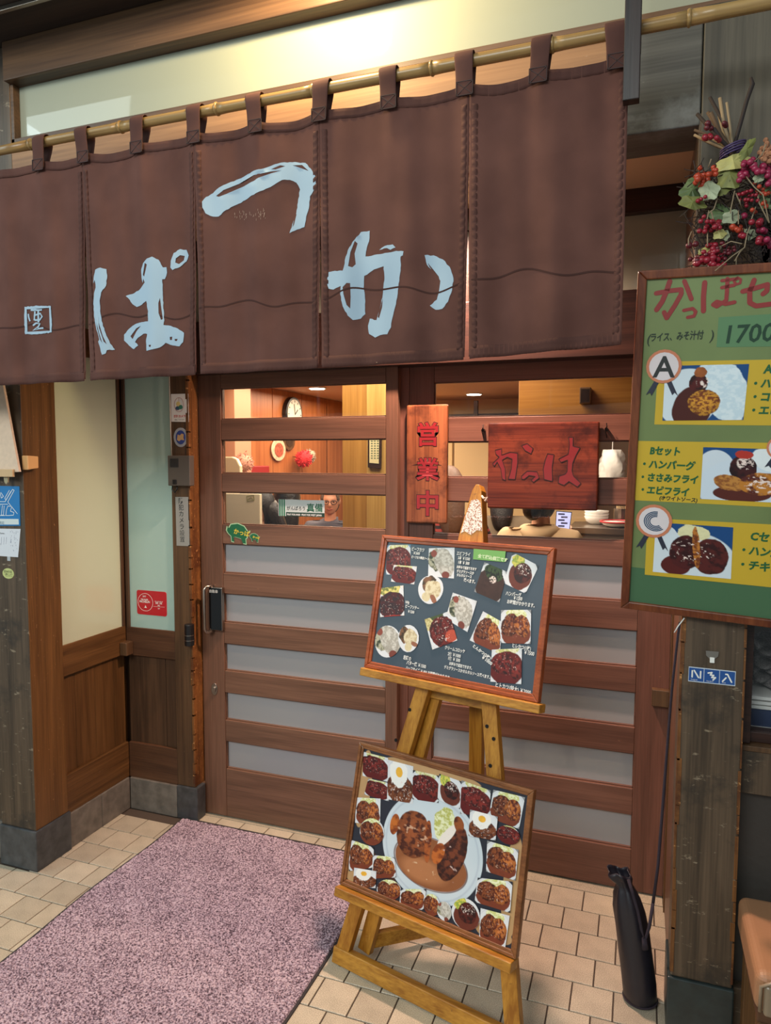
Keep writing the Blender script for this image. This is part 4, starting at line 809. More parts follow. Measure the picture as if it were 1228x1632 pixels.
LP = [([(205, 133), (345, 168), (345, 302), (203, 268)], 'red', 0), ([(235, 283), (352, 308), (350, 410), (212, 372)], 'red', 0), ([(346, 178), (487, 215), (485, 425), (340, 398)], 'egg', 0), ([(485, 235), (632, 268), (628, 420), (482, 398)], 'red', 0), ([(632, 256), (757, 300), (750, 455), (622, 400)], 'hamb', 0),
      ([(757, 292), (920, 350), (912, 495), (748, 480)], 'red', 0), ([(935, 345), (1112, 388), (1078, 565), (908, 500)], 'katsu', 0), ([(168, 388), (305, 395), (302, 545), (163, 530)], 'katsu', 0), ([(188, 498), (325, 508), (325, 660), (188, 652)], 'katsu', 1), ([(132, 622), (268, 668), (265, 780), (128, 800)], 'katsu', 0),
      ([(262, 710), (385, 722), (392, 835), (258, 842)], 'katsu', 0), ([(158, 780), (282, 800), (278, 895), (152, 885)], 'egg', 0), ([(282, 840), (420, 850), (422, 965), (285, 962)], 'katsu', 1), ([(418, 900), (562, 900), (545, 1018), (412, 990)], 'katsu', 0), ([(545, 915), (640, 935), (635, 1062), (543, 1035)], 'katsu', 1), ([(622, 960), (705, 975), (700, 1090), (618, 1060)], 'white', 1),
      ([(706, 935), (862, 965), (860, 1150), (698, 1105)], 'hamb', 1), ([(866, 1005), (1028, 1048), (1003, 1228), (856, 1190)], 'katsu', 0), ([(850, 835), (1045, 858), (1030, 1032), (832, 970)], 'katsu', 0), ([(903, 628), (1078, 680), (1060, 852), (896, 800)], 'katsu', 0), ([(808, 455), (962, 495), (950, 628), (798, 602)], 'egg', 0), ([(960, 528), (1090, 560), (1078, 665), (952, 630)], 'red', 1)]
for i, (q, k, mk) in enumerate(LP): photo(FE, [ZL(p) for p in q], k, lb, 80+i, random.choice([(44, 46, 54), (214, 216, 218), (218, 220, 222), (214, 216, 218), (176, 140, 100)]), cs2+.0012+.00022*i, 'ellipse' if mk else None, res=.0011)

# ================================================================ GREEN SET-MENU BOARD on the right post
ug = np.array([.99292, -.1099, -.0451]); vg = -np.array([-.02611, .16843, -.98537]); ug /= np.linalg.norm(ug); vg -= ug*(vg@ug); vg /= np.linalg.norm(vg); ng = np.cross(ug, vg)
PB = onY(1112, 984, 1.925); FG0 = Frame(PB, ug, vg, ng); l0 = FG0.loc(988, 969); FG = Frame(FG0.pt(*l0), ug, vg, ng)
_, HG = FG.loc(1015, 432); WG = .80
gb = thing('set_menu_board', 'large green handwritten set menu board in brown frame hanging on right post', 'menu board', FG.pt(WG/2, 0, -.02))
MB().fbox(FG, .004, WG-.004, .004, HG-.004, -.022, -.006).build('backing', flat(70, 104, 74, .3), gb)
MB().fbox(FG, .016, WG-.016, .115, HG-.016, -.006, -.0055).build('poster_sheet', plain('green_poster', C(108, 124, 76), .4, var=.12, bscale=5), gb)
rw = .021
for q in ([(0, HG), (WG, HG), (WG-rw, HG-rw), (rw, HG-rw)], [(0, 0), (WG, 0), (WG-rw, rw), (rw, rw)], [(0, 0), (0, HG), (rw, HG-rw), (rw, rw)], [(WG, 0), (WG, HG), (WG-rw, HG-rw), (WG-rw, rw)]): MB().prism(FG, q, -.022, .002).build('frame_rail', M['rim_dark'], gb, .003)
GC = -.0054
ZG1 = lambda p: FG.loc(980+p[0]/4.952, 420+p[1]/4.952, GC); ZG2 = lambda p: FG.loc(980+p[0]/4.952, 690+p[1]/4.952, GC)
def card(qs, mat, off, name='yellow_card'): MB().prism(FG, qs[::-1], off, off+.0004).build(name, mat, gb)
def ext(p, q, f): return tuple(np.array(p)+(np.array(q)-np.array(p))*f)
YEL = flat(196, 164, 46, .4)
q = [ZG1(p) for p in ((340, 775), (1228, 758), (1228, 1278), (308, 1270))]; card([q[0], ext(q[0], q[1], 1.75), ext(q[3], q[2], 1.75), q[3]], YEL, GC)
q = [ZG2(p) for p in ((172, 63), (1228, 78), (1228, 585), (140, 530))]; card([q[0], ext(q[0], q[1], 1.70), ext(q[3], q[2], 1.70), q[3]], YEL, GC)
q = [ZG2(p) for p in ((255, 672), (1228, 722), (1228, 1218), (232, 1118))]; card([q[0], ext(q[0], q[1], 1.75), ext(q[3], q[2], 1.75), q[3]], YEL, GC)
q = [ZG1(p) for p in ((815, 425), (1228, 398), (1228, 655), (798, 660))]; card([q[0], ext(q[0], q[1], 1.9), ext(q[3], q[2], 1.9), q[3]], flat(84, 124, 84), GC, 'price_card')
def dishA(P):
    A = P.asp; P.blob(.3, .6, .38*A, .55, (206, 220, 228)); P.blob(.72, .45, .28*A, .62, (196, 216, 226), -.5, col2=(214, 228, 234), cells=20, edge=.1); P.blob(.36, .78, .25*A, .42, (72, 30, 24), .2, edge=.05); P.blob(.42, .32, .12*A, .18, (80, 24, 22), col2=(40, 16, 16), edge=.1)
    P.spark(.47, .3, .08*A, .12, .5); P.blob(.44, .12, .09*A, .1, (150, 84, 40), edge=.3, var=.3); P.blob(.5, .68, .20*A, .24, (200, 140, 48), col2=(112, 54, 26), edge=.10, cells=36, shade=.4)
def dishB(P):
    A = P.asp; P.blob(.15, .4, .22*A, .36, (204, 216, 226)); P.blob(.45, .75, .5*A, .55, (202, 216, 228)); P.blob(.45, .86, .32*A, .16, (84, 36, 28)); P.blob(.78, .22, .25*A, .22, (222, 230, 232), .2, edge=.12, var=.05); P.blob(.46, .38, .15*A, .26, (62, 22, 24), col2=(36, 14, 18), edge=.08); P.spark(.48, .28, .1*A, .14, .5)
    P.blob(.46, .12, .10*A, .08, (176, 52, 40), edge=.2); P.blob(.30, .66, .17*A, .15, (186, 128, 60), .25, col2=(140, 84, 40), edge=.15, cells=24); P.blob(.66, .66, .24*A, .22, (84, 34, 28), -.1, col2=(186, 120, 44), edge=.12, cells=9); P.spark(.66, .66, .2*A, .2, .6)
def dishC(P):
    A = P.asp; P.blob(.15, .35, .17*A, .3, (206, 216, 224)); P.blob(.5, .75, .58*A, .62, (206, 218, 226)); P.blob(.5, .16, .2*A, .16, (220, 216, 170), edge=.25, var=.12, cells=24); P.blob(.30, .82, .20*A, .2, (84, 30, 28), edge=.05)
    P.blob(.42, .55, .22*A, .34, (76, 28, 28), col2=(48, 18, 20), edge=.08); P.blob(.73, .6, .23*A, .36, (84, 32, 30), col2=(50, 20, 22), edge=.08); P.blob(.55, .45, .05*A, .42, (186, 118, 50), -.1, col2=(110, 54, 28), edge=.2, cells=26); P.spark(.5, .52, .3*A, .25, .68)
BL = (24, 70, 124)
photo(FG, [ZG1(p) for p in ((395, 808), (1056, 793), (1010, 1234), (372, 1240))], None, gb, 201, BL, GC+.0010, custom=dishA, label='photo of a crumbed croquette with rice')
q = [ZG2(p) for p in ((694, 112), (1228, 128), (1228, 548), (670, 520))]; photo(FG, [q[0], ext(q[0], q[1], 1.32), ext(q[3], q[2], 1.32), q[3]], None, gb, 202, BL, GC+.0010, custom=dishB, label='photo of fried fillets under dark sauce')
photo(FG, [ZG2(p) for p in ((320, 705), (930, 745), (912, 1152), (296, 1095))], None, gb, 203, BL, GC+.0010, custom=dishC, label='photo of a sauced hamburger steak and cutlet')
def badge(zf, cx_, cy_, r, letter):
    a, b = zf((cx_, cy_)); ra = abs(zf((cx_+r, cy_))[0]-a); t = MB()
    for s_ in (-1, 1): t.prism(FG, [(a+s_*ra*.30-.006, b-ra*.8), (a+s_*ra*.30+.006, b-ra*.8), (a+s_*ra*.75+.006, b-ra*1.75), (a+s_*ra*.70, b-ra*1.55), (a+s_*ra*.75-.007, b-ra*1.70)], GC+.0014, GC+.0017)
    t.build('ribbon', flat(40, 44, 60), gb); MB().disc(FG, a, b, ra, ra, GC+.0018, GC+.0022, 20).build('badge_rim', flat(196, 122, 88), gb); MB().disc(FG, a, b, ra*.83, ra*.83, GC+.0022, GC+.0025, 20).build('badge_centre', flat(214, 206, 208), gb)
    return a, b, ra
a, b, ra = badge(ZG1, 383, 812, 142, 'A'); text('A', FG, a-ra*.56, b-ra*.62, ra*1.75, flat(40, 44, 44), gb, off=GC+.0029, bold=.0012)
a, b, ra = badge(ZG2, 305, 695, 146, 'C')
mb = MB()
for k in range(4):
    rr_ = ra*(.30+.09*k); stroke(mb, FG, [(a+ra*.1+ra*.07*k*0+rr_*math.cos(t_)*1.1, b+rr_*math.sin(t_)) for t_ in [PI*.45+k*.02+(PI*1.25)*i/14 for i in range(15)]], .0026, GC+.0026, GC+.0029)
mb.build('badge_letter', flat(30, 66, 96), gb)
a, b, ra = badge(ZG2, 1300, 115, 110, 'B'); text('B', FG, a-ra*.5, b-ra*.6, ra*1.6, flat(40, 44, 44), gb, off=GC+.0029)
RB_ = flat(136, 42, 40, .4); GB_ = flat(30, 92, 52, .4); DK = flat(34, 48, 34, .4)
mb = MB(); z1 = lambda *P: [ZG1(p) for p in P]
for pts, w_ in ((z1((322, 235), (430, 215), (520, 205), (520, 240), (470, 330), (405, 430), (385, 385)), .0105), (z1((430, 140), (405, 215), (370, 300), (325, 365)), .0115), (z1((545, 140), (570, 200), (600, 280)), .010), (z1((540, 370), (610, 355), (635, 380), (620, 415), (570, 425)), .0075),
                (z1((705, 150), (695, 260), (695, 375)), .011), (z1((840, 135), (960, 120)), .007), (z1((840, 190), (940, 170)), .0075), (z1((885, 120), (880, 230), (875, 290), (800, 340), (770, 325), (800, 300), (870, 320), (940, 305)), .0085), (z1((965, 110), (990, 125), (985, 155), (955, 165), (935, 140), (965, 110)), .005),
                (z1((1005, 220), (1100, 195), (1200, 165), (1195, 215), (1165, 240)), .0105), (z1((1095, 130), (1060, 220), (1060, 310), (1110, 335), (1225, 320)), .0105)): stroke(mb, FG, pts, w_, GC+.0002, GC+.0009)
mb.build('heading_brush_letter', RB_, gb)
def gt(zf, s, x, y, size, mat=GB_, off=GC+.0009, rot=0, bold=.0011, wide=.92): a, b = zf((x, y)); text(s, FG, a, b, size, mat, gb, off=off, rot=rot, bold=bold, wide=wide, shear=.12)
gt(ZG1, '(', 243, 630, .030, DK, bold=.0003); gt(ZG1, 'ライス、みそ汁付', 272, 612, .0215, DK, rot=.03, bold=.0005, wide=.68); gt(ZG1, ')', 745, 600, .030, DK, bold=.0003); gt(ZG1, '1700円', 835, 630, .056, flat(12, 54, 32), rot=.03, bold=.0009, wide=.95)
gt(ZG1, 'Aセット', 1170, 865, .026, rot=.03); gt(ZG1, '・ハンバーグ', 1060, 975, .023); gt(ZG1, '・コロッケ', 1055, 1080, .023); gt(ZG1, '・エビフライ', 1045, 1185, .023)
gt(ZG2, 'Bセット', 270, 165, .0235, wide=.85); gt(ZG2, '・ハンバーグ', 190, 268, .023); gt(ZG2, '・ささみフライ', 180, 370, .0225, wide=.88); gt(ZG2, '・エビフライ', 180, 470, .023, wide=.86); gt(ZG2, '(ホワイトソース)', 345, 525, .0125, DK, bold=.0004)
gt(ZG2, 'Cセット', 1060, 840, .026, rot=-.03); gt(ZG2, '・ハンバーグ', 965, 945, .025, rot=-.02); gt(ZG2, '・チキンカツ', 955, 1060, .026, rot=-.02)
# hanging strings of the board
MB().tube([FG.pt(.15, HG+.0, -.015), (.20, 1.945, float(FG.pt(0, HG)[2])+.12), FG.pt(.45, HG, -.015)], .0015, 6).build('hanging_string', flat(200, 190, 175), gb)

# ================================================================ THINGS ON THE LEFT POST AND ALCOVE
FP = FY(1.955); FS = FXp(-2.092)
t = thing('notice_board', 'pale wooden notice board edge hanging on the left post at left frame edge', 'notice board', onY(10, 690, 1.93))
F = FY(1.935); q = [F.loc(*p) for p in ((8, 612), (34, 752), (-60, 756), (-60, 612))]
MB().prism(F, [q[0], q[1], q[2], q[3]], 0, .010).build('sheet', plain('pale_plywood', C(206, 182, 158), .6, var=.06), t, .001)
a, b = F.loc(-60, 757); a1, b1 = F.loc(27, 748); MB().fbox(F, a, a1, b-.004, b1, .010, .020).build('lower_batten', plain('pale_batten', C(190, 160, 120), .6), t, .001)
a, b = F.loc(13, 762); MB().prism(F, [(a-.012, b+.012), (a+.010, b+.012), (a+.008, b-.014), (a, b-.022), (a-.008, b-.014)], .004, .010).build('clip', flat(150, 140, 110), t)
def sign(name, lab, F, px4, mat, th_=.0012, off=0, cat='sign', bevel=0):
    q = [F.loc(*p, off) for p in px4]; c = np.mean(q, 0); t = thing(name, lab, cat, F.pt(c[0], c[1], off)); MB().prism(F, q[::-1], off, off+th_).build('plate', mat, t, bevel); return t, q
# blue assistance dog sign, card, oval sticker
t, q = sign('assistance_sign', 'blue square sign with white line drawing and white caption on left post', FP, [(-22, 774), (31.5, 775), (33, 838), (-22, 838)], flat(20, 110, 170), .002)
n0 = .0022; Z6 = lambda p: FP.loc(p[0]/3.61, 600+p[1]/3.61, n0); mb = MB()
for pts in ([(-30, 690), (0, 668), (8, 700), (20, 690), (6, 668)], [(-40, 720), (30, 720), (72, 650), (82, 655), (45, 722), (100, 790)], [(-40, 735), (45, 735)], [(0, 740), (-8, 798)], [(14, 742), (8, 798), (20, 798), (24, 745)], [(34, 800), (38, 765), (46, 745), (68, 748), (60, 775), (80, 782), (78, 798), (48, 800), (34, 800)], [(-36, 800), (30, 800)], [(54, 655), (28, 700), (34, 712), (64, 660)]): stroke(mb, FP, [Z6(p) for p in pts], .0019, n0, n0+.0004)
mb.build('line_drawing', M['white'], t); MB().prism(FP, [Z6(p) for p in ((-75, 818), (107, 820), (109, 852), (-75, 852))][::-1], n0, n0+.0004).build('caption_band', flat(196, 206, 206), t); a, b = Z6((-62, 848)); text('補助犬同伴可', FP, a, b, .0135, flat(30, 90, 120), t, off=n0+.0008, wide=.92)
t, q = sign('event_card', 'white card with blue flower sketch taped below blue sign', FP, [(-30, 842), (33, 843), (29, 888), (-30, 884)], flat(205, 208, 214), .001, 0, 'card')
mb = MB(); r = random.Random(9)
for k in range(26):
    x, y = Z6((58+r.random()*56, 888+r.random()*110)); dx, dy = r.uniform(-.005, .005), r.uniform(-.006, .006); stroke(mb, FP, [(x, y), (x+dx, y+dy*.6), (x+dx*.4, y+dy)], .0007, .0012, .0014)
for k in range(5): stroke(mb, FP, [Z6((-20+k*14, 925)), Z6((-22+k*14, 975-k*3))], .0005, .0012, .0014)
mb.build('flower_sketch', flat(60, 70, 110), t); a, b = Z6((-26, 905)); text('Open Garden', FP, a, b, .0085, M['ink'], t, off=.0014, wide=.9); text('2017', FP, a+.01, b-.04, .006, M['ink'], t, off=.0014)
a, b = Z6((48, 1055)); MB().fbox(FP, a-.007, a+.008, b-.004, b+.016, 0, .0006).build('tape', flat(170, 175, 180), t)
a, b = FP.loc(14, 914); t = thing('oval_sticker', 'small yellow-green oval sticker with black writing low on left post', 'sticker', FP.pt(a, b)); MB().disc(FP, a-.002, b, .0275, .0195, 0, .0008).build('sheet', flat(186, 192, 124), t)
text('昼30分迄', FP, a-.0225, b+.003, .011, M['ink'], t, off=.0012, wide=.9); text('お願いします', FP, a-.019, b-.005, .0065, M['ink'], t, off=.0012); text('ランチタイム', FP, a-.017, b-.0115, .006, M['ink'], t, off=.0012)
q = [FS.loc(*p, .02) for p in ((41, 726), (61, 727.5), (61.5, 746), (42, 749))]; a0, a1 = q[0][0], q[1][0]
tag(MB().hexa([FS.pt(q[i][0], q[i][1], 0) for i in (3, 2, 1, 0)], [FS.pt(q[i][0]+(.004 if i in (0, 3) else -.003), q[i][1], .024) for i in (3, 2, 1, 0)]).build('wooden_peg', plain('pale_peg', C(206, 160, 104), .5), None, .003), 'small pale wooden peg block on brown side of left post', 'peg')
# alcove: corner latch box, red guide sticker
FBk = FY(YB); a, b = FXp(-2.07).loc(202, 1033); c = onY(200, 1033, 2.45)
tag(MB().box(-2.098, -2.062, 2.436, 2.479, .700, .757).build('latch_box', M['jamb'], None, .003), 'small brown latch box in the alcove corner under the windows', 'latch')
FB2 = FY(YB+.006); q = [FB2.loc(*p) for p in ((218, 940), (265.5, 943), (265.5, 983), (219, 978.5))]; c = np.mean(q, 0); w2, h2 = (q[1][0]-q[0][0])/2, (q[0][1]-q[3][1])/2
t = thing('guide_sticker', 'red rounded guide sticker with white circle on pale alcove window', 'sticker', FB2.pt(c[0], c[1]))
rp = [(c[0]+sx*(w2-.010)+.010*math.cos(a_), c[1]+sy*(h2-.010)+.010*math.sin(a_)) for sx, sy, s0 in ((1, 1, 0), (-1, 1, 1), (-1, -1, 2), (1, -1, 3)) for a_ in [PI/2*(s0+k/5) for k in range(6)]]
MB().prism(FB2, rp, 0, .0012).build('plate', flat(176, 24, 38, .35), t); mb = MB(); cc = (c[0]-w2*.42, c[1]+h2*.03)
stroke(mb, FB2, [(cc[0]+w2*.50*math.cos(a_), cc[1]+h2*.72*math.sin(a_)) for a_ in [2*PI*k/32 for k in range(33)]], .0014, .0012, .0015); mb.build('ring', M['white'], t)
for s_, x, y, z in (('2017', -.17, .42, .0095), ('THE GUIDE', -.30, .17, .0082), ('MICHELIN', -.40, -.04, .0135)): text(s_, FB2, cc[0]+x*w2, cc[1]+y*h2, z, M['white'], t, off=.0016, bold=.0003, wide=.9)
mb = MB(); polyface(mb, FB2, [(cc[0]-.007, cc[1]-h2*.45), (cc[0]-.002, cc[1]-h2*.38), (cc[0]-.0015, cc[1]-h2*.22), (cc[0]+.0015, cc[1]-h2*.34), (cc[0]+.003, cc[1]-h2*.26), (cc[0]+.0035, cc[1]-h2*.38), (cc[0]+.008, cc[1]-h2*.46)], off=.0016); mb.build('little_emblem', M['white'], t)
for s_, y, z in (('ミシュランガイド', .12, .0065), ('京都・大阪', -.03, .0085), ('岡山', -.20, .007), ('2017', -.44, .006)): text(s_, FB2, c[0]+w2*.48, c[1]+y*h2, z, M['white'], t, off=.0016, align='CENTER', wide=.8, bold=.0002)
mb = MB(); stroke(mb, FB2, [(c[0]+w2*.12, c[1]-h2*.25), (c[0]+w2*.86, c[1]-h2*.25)], .0008, .0014, .0016); mb.build('rule_line', M['white'], t)
# ---- things on the door jamb post
FJ = FY(YB-.001); ZJ = lambda p: FJ.loc(260+p[0]/5.44, 600+p[1]/5.44)
t, q = sign('camera_sticker', 'white square sticker with figure in red ring at top of door jamb', FJ, [(272.5, 628), (300, 627.5), (301, 672.5), (273, 672)], M['white'], .001, 0, 'sticker')
a, b = ZJ((138, 245)); mb = MB(); stroke(mb, FJ, [(a+.0225*math.cos(k), b+.029*math.sin(k)) for k in [2*PI*i/28 for i in range(29)]], .0014, .001, .0014); stroke(mb, FJ, [(a, b+.029), (a, b+.014)], .0012, .001, .0014); mb.build('ring', flat(150, 60, 60), t)
MB().disc(FJ, a-.004, b+.003, .010, .010, .001, .0013).build('face_disc', flat(220, 200, 130), t); MB().disc(FJ, a+.008, b-.010, .010, .009, .001, .0015).build('green_disc', flat(50, 120, 100), t); MB().disc(FJ, a-.007, b-.014, .011, .008, .001, .0014).build('blue_disc', flat(50, 80, 110), t)
text('防犯カメラ', FJ, a-.026, ZJ((0, 357))[1], .0115, flat(200, 60, 40), t, off=.0014, bold=.0004); text('設置しております', FJ, a-.024, ZJ((0, 383))[1], .0062, M['ink'], t, off=.0014)
a, b = ZJ((152, 528)); t = thing('round_sticker', 'round silver and blue sticker below the white one on door jamb', 'sticker', FJ.pt(a, b)); MB().disc(FJ, a, b, .0345, .040, 0, .0008).build('rim', flat(160, 165, 170), t)
MB().disc(FJ, a, b, .024, .029, .0008, .0012).build('blue_ring', flat(44, 66, 140), t); mb = MB(); polyface(mb, FJ, [(a-.018, b-.010), (a-.014, b+.012), (a-.004, b+.008), (a+.006, b+.016), (a+.016, b+.012), (a+.014, b-.002), (a+.018, b-.012), (a+.002, b-.010), (a-.008, b-.016)], off=.0015); mb.build('map_shape', flat(196, 160, 110), t)
t = thing('intercom', 'grey-brown intercom box with speaker slots on door jamb', 'intercom', FJ.pt(*ZJ((150, 820)))); a0, b0 = FJ.loc(270.5, 774, .02); a1, b1 = FJ.loc(304.5, 726, .02)
mg = plain('intercom_plastic', C(84, 76, 68), .45); MB().fbox(FJ, a0, a1, b0, b1, 0, .032).build('case', mg, t, .003); mb = MB()
for k in range(8): x = a0+.014+k*.0052; mb.fbox(FJ, x, x+.0022, b1-.048, b1-.012, .032, .0332)
mb.build('speaker_slots', M['black'], t); MB().fbox(FJ, a0+.024, a0+.044, b0+.006, b0+.026, .032, .036).build('call_button', M['black'], t, .002)
MB().tube([FJ.pt(a0+.008, b0+.004, .012), FJ.pt(a0+.006, b0-.018, .014), FJ.pt(a0+.020, b0-.028, .014), FJ.pt(a0+.030, b0-.014, .012), FJ.pt(a0+.028, b0+.004, .010)], .0028, 8).build('cable', M['black'], t, smooth=True)
MB().tube([FJ.pt(a0+.001, b1, .006), FJ.pt(a0-.001, b1+.10, .006), FJ.pt(a0-.003, 1.955, .006)], .0028, 8).build('cable', flat(150, 150, 140), t, smooth=True)
t, q = sign('camera_notice', 'narrow silver upright notice plate below the intercom', FJ, [(279.5, 792), (300.5, 792), (303, 870.5), (281.5, 869.5)], plain('silver_plate', C(160, 160, 155), .35, .3), .0012)
for i, ch in enumerate('防犯カメラ設置'): text(ch, FJ, q[0][0]+.014+.0006*i, q[0][1]-.026-i*.0268, .0265, flat(44, 46, 48), t, off=.0016, bold=.0002 if i < 5 else -.0001)
a0, b0 = FJ.loc(294, 1028, .02); a1, b1 = FJ.loc(311, 996, .02); t = thing('entry_sensor', 'small black cylinder sensor with silver rings on door jamb', 'sensor', FJ.pt((a0+a1)/2, b0)); c = FJ.pt((a0+a1)/2-.004, 0, .018)
MB().tube([c*[1, 1, 0]+[0, 0, b0], c*[1, 1, 0]+[0, 0, b1]], .020, 20).build('barrel', M['black'], t, .002, smooth=False)
for f in (.26, .50): z_ = b0+(b1-b0)*f; MB().tube([c*[1, 1, 0]+[0, 0, z_-.0015], c*[1, 1, 0]+[0, 0, z_+.0015]], .0212, 20).build('silver_ring', M['steel'], t)
# ---- things on the right post
t = thing('hasp_plate', 'small silver hasp plate on right post below green board', 'hasp', FP.pt(*FP.loc(1134, 1048))); a, b = FP.loc(1134, 1046)
mb = MB(); polyface(mb, FP, [(a-.015, b+.014), (a+.015, b+.014), (a+.014, b+.002), (a+.006, b-.006), (a-.006, b-.006), (a-.014, b+.002)], off=.003); mb.build('plate', M['steel'], t); MB().fbox(FP, a-.005, a+.006, b-.016, b-.002, .001, .006).build('tag', M['white'], t, .001)
t, q = sign('blue_emblem_sticker', 'blue sticker of three white framed symbols on right post', FP, [(1097, 1062), (1172, 1070), (1171, 1093.5), (1096, 1085.5)], flat(190, 200, 210), .0008, 0, 'sticker')
def inq(u, v): return tuple(np.array(q[0])*(1-u)*(1-v)+np.array(q[1])*u*(1-v)+np.array(q[2])*u*v+np.array(q[3])*(1-u)*v)
for k in range(3): MB().prism(FP, [inq(u, v) for u, v in ((.01+k*.33, .06), (.325+k*.33, .06), (.325+k*.33, .94), (.01+k*.33, .94))][::-1], .0008, .0011).build('blue_square', flat(24, 74, 140), t)
mb = MB()
def st(*P): stroke(mb, FP, [inq(*p) for p in P], .0036, .0011, .0014)
st((.08, .68), (.08, .25)); st((.12, .22), (.22, .68)); st((.26, .70), (.26, .25)); st((.42, .30), (.50, .24), (.47, .42), (.54, .42), (.50, .58), (.58, .56), (.53, .74)); st((.73, .76), (.80, .50)); st((.79, .26), (.83, .26), (.92, .76)); mb.build('symbols', M['white'], t)
for k, s_ in enumerate(('Program', 'Standard', 'Area')): text(s_, FP, *inq(.06+k*.33, .88), .0045, M['white'], t, off=.0014)

# ================================================================ BLACK DRAWSTRING BAG leaning by the right post
bc = np.array([.040, 2.055, 0]); bag = thing('drawstring_bag', 'tall narrow black drawstring umbrella bag standing by the right post', 'bag', bc)
M['bag'] = plain('bag_nylon', C(26, 24, 34), .42, bump=.5, bscale=18, spec=.6); M['bag2'] = plain('bag_dark_wool', C(44, 34, 44), .9, bump=.6, bscale=90)
prof = [(0, .030), (.003, .040), (.012, .0455), (.06, .046), (.14, .0455), (.22, .044), (.27, .041), (.305, .034), (.328, .024), (.340, .0195), (.352, .024), (.366, .031), (.374, .029)]
vs = []; seg = 28
for j, (z, r0) in enumerate(prof):
    tl = -.055*(z/.37)**1.3-.012*max(0, z-.33)/.04; wr_ = 0 if z < .2 else min(1, (z-.2)/.12)
    for k in range(seg):
        a_ = 2*PI*k/seg; rr_ = r0*(1+.14*wr_*math.sin(a_*6+z*9)+.03*math.sin(a_*3+z*40)); vs.append((bc[0]+tl+rr_*math.cos(a_), bc[1]+rr_*math.sin(a_)*.95, z+(.006*math.sin(a_*3) if z > .35 else 0)))
fs = [(j*seg+k, j*seg+(k+1) % seg, (j+1)*seg+(k+1) % seg, (j+1)*seg+k) for j in range(len(prof)-1) for k in range(seg)]+[tuple(range(seg-1, -1, -1))]
o = solid(MB().add(vs, fs).build('sack', M['bag'], bag, smooth=True), .002)
MB().tube([(bc[0]+.0462*math.cos(2*PI*k/24), bc[1]+.044*math.sin(2*PI*k/24), .010) for k in range(25)], .0028, 6).build('base_seam', M['bag2'], bag, smooth=True)
P_ = lambda x, y, d=0: onY(x, y, bc[1]-.05-d)
MB().tube([P_(1001, 1402), P_(1008, 1425, .004), P_(1016, 1452, .006), P_(1022, 1482, .008), P_(1027, 1500, .008), P_(1034, 1478, .006), P_(1040, 1440, .004)], .0045, 8).build('drawstring', M['bag2'], bag, smooth=True)
MB().tube([P_(1026, 1495, .009), P_(1028, 1512, .010), P_(1029, 1505, .010)], [.006, .010, .004], 8).build('cord_stop', M['bag2'], bag, smooth=True)
MB().tube([P_(1040, 1440), onY(1048, 1380, 2.0), onY(1056, 1280, 1.99), onY(1062, 1200, 1.98), onY(1070, 1100, 1.97), onY(1080, 1010, 1.945), onY(1083, 992, 1.942)], [.0042, .004, .004, .0036, .0034, .003, .003], 8).build('long_cord', M['bag2'], bag, smooth=True)
MB().tube([onY(1090, 985, 1.94), onY(1080, 998, 1.94), onY(1074, 1008, 1.94)], .0016, 6).build('white_tie', M['white'], bag, smooth=True)

# ================================================================ BENCH at right
bn = thing('bench', 'tan leather padded bench at lower right beside the dark post', 'bench', (.75, 1.82, 0)); M['tan'] = plain('tan_leather', C(146, 106, 76), .38, bump=.12, bscale=120); M['tan2'] = plain('sheen_tan_leather', C(128, 112, 92), .3, bump=.1, bscale=120)  # front panel and piping leather: grey light sheen painted into the tan
BX0 = .268; MB().box(BX0, 1.35, 1.655, 1.965, .335, .428).build('seat_cushion', M['tan'], bn, .022, smooth=False, seg=5)
MB().box(BX0+.016, 1.33, 1.645, 1.662, .338, .410).build('front_panel', M['tan2'], bn, .012, seg=4); MB().tube([(BX0+.010, 1.654, .345), (BX0+.010, 1.650, .405), (BX0+.03, 1.647, .419), (1.33, 1.647, .419)], .004, 8).build('piping', M['tan2'], bn, smooth=True)
MB().box(BX0+.01, 1.34, 1.68, 1.93, .30, .335).build('apron', M['wall_brown_x'], bn, .002)
for x, y in ((BX0+.012, 1.68), (BX0+.012, 1.89), (1.28, 1.68), (1.28, 1.89)): MB().box(x, x+.04, y, y+.04, 0, .30).build('leg', M['wall_brown'], bn, .002)

# ================================================================ DRIED BERRY BOUQUET
YQ = 1.86; bq = thing('dried_bouquet', 'dried bunch of red berries, twigs and ivy leaves tied on right post', 'bouquet', onY(1168, 246, YQ)); r = random.Random(21)
ZQ = lambda x, y, d=0: onY(1080+x/5.1, 120+y/5.1, YQ+d)
tw = plain('twig_bark', C(86, 66, 48), .8, bump=.5, bscale=90); tw2 = plain('dark_twig', C(44, 34, 32), .8); tw3 = plain('pale_twig', C(140, 122, 96), .8); tie = ZQ(445, 620)
for (x, y, d, m_, r0) in ((155, 315, .03, tw2, .0042), (240, 300, .0, tw, .004), (258, 180, .02, tw2, .004), (340, 185, .01, tw3, .0042), (395, 220, -.02, tw3, .003), (265, 300, -.03, tw, .0045), (130, 445, -.02, tw, .003), (130, 485, .01, tw3, .003), (190, 520, .02, tw, .0028), (290, 430, -.03, tw2, .004), (330, 330, .03, tw3, .003), (170, 460, .03, tw3, .002)):
    e = ZQ(x, y, d); m = (e+tie)/2+np.array([r.uniform(-.008, .008), 0, r.uniform(-.004, .008)]); MB().tube([e, m, tie, tie+np.array([r.uniform(-.02, .03), 0, -.05])], [r0, r0, r0*1.1, r0*.8], 7).build('twig', m_, bq, smooth=True)
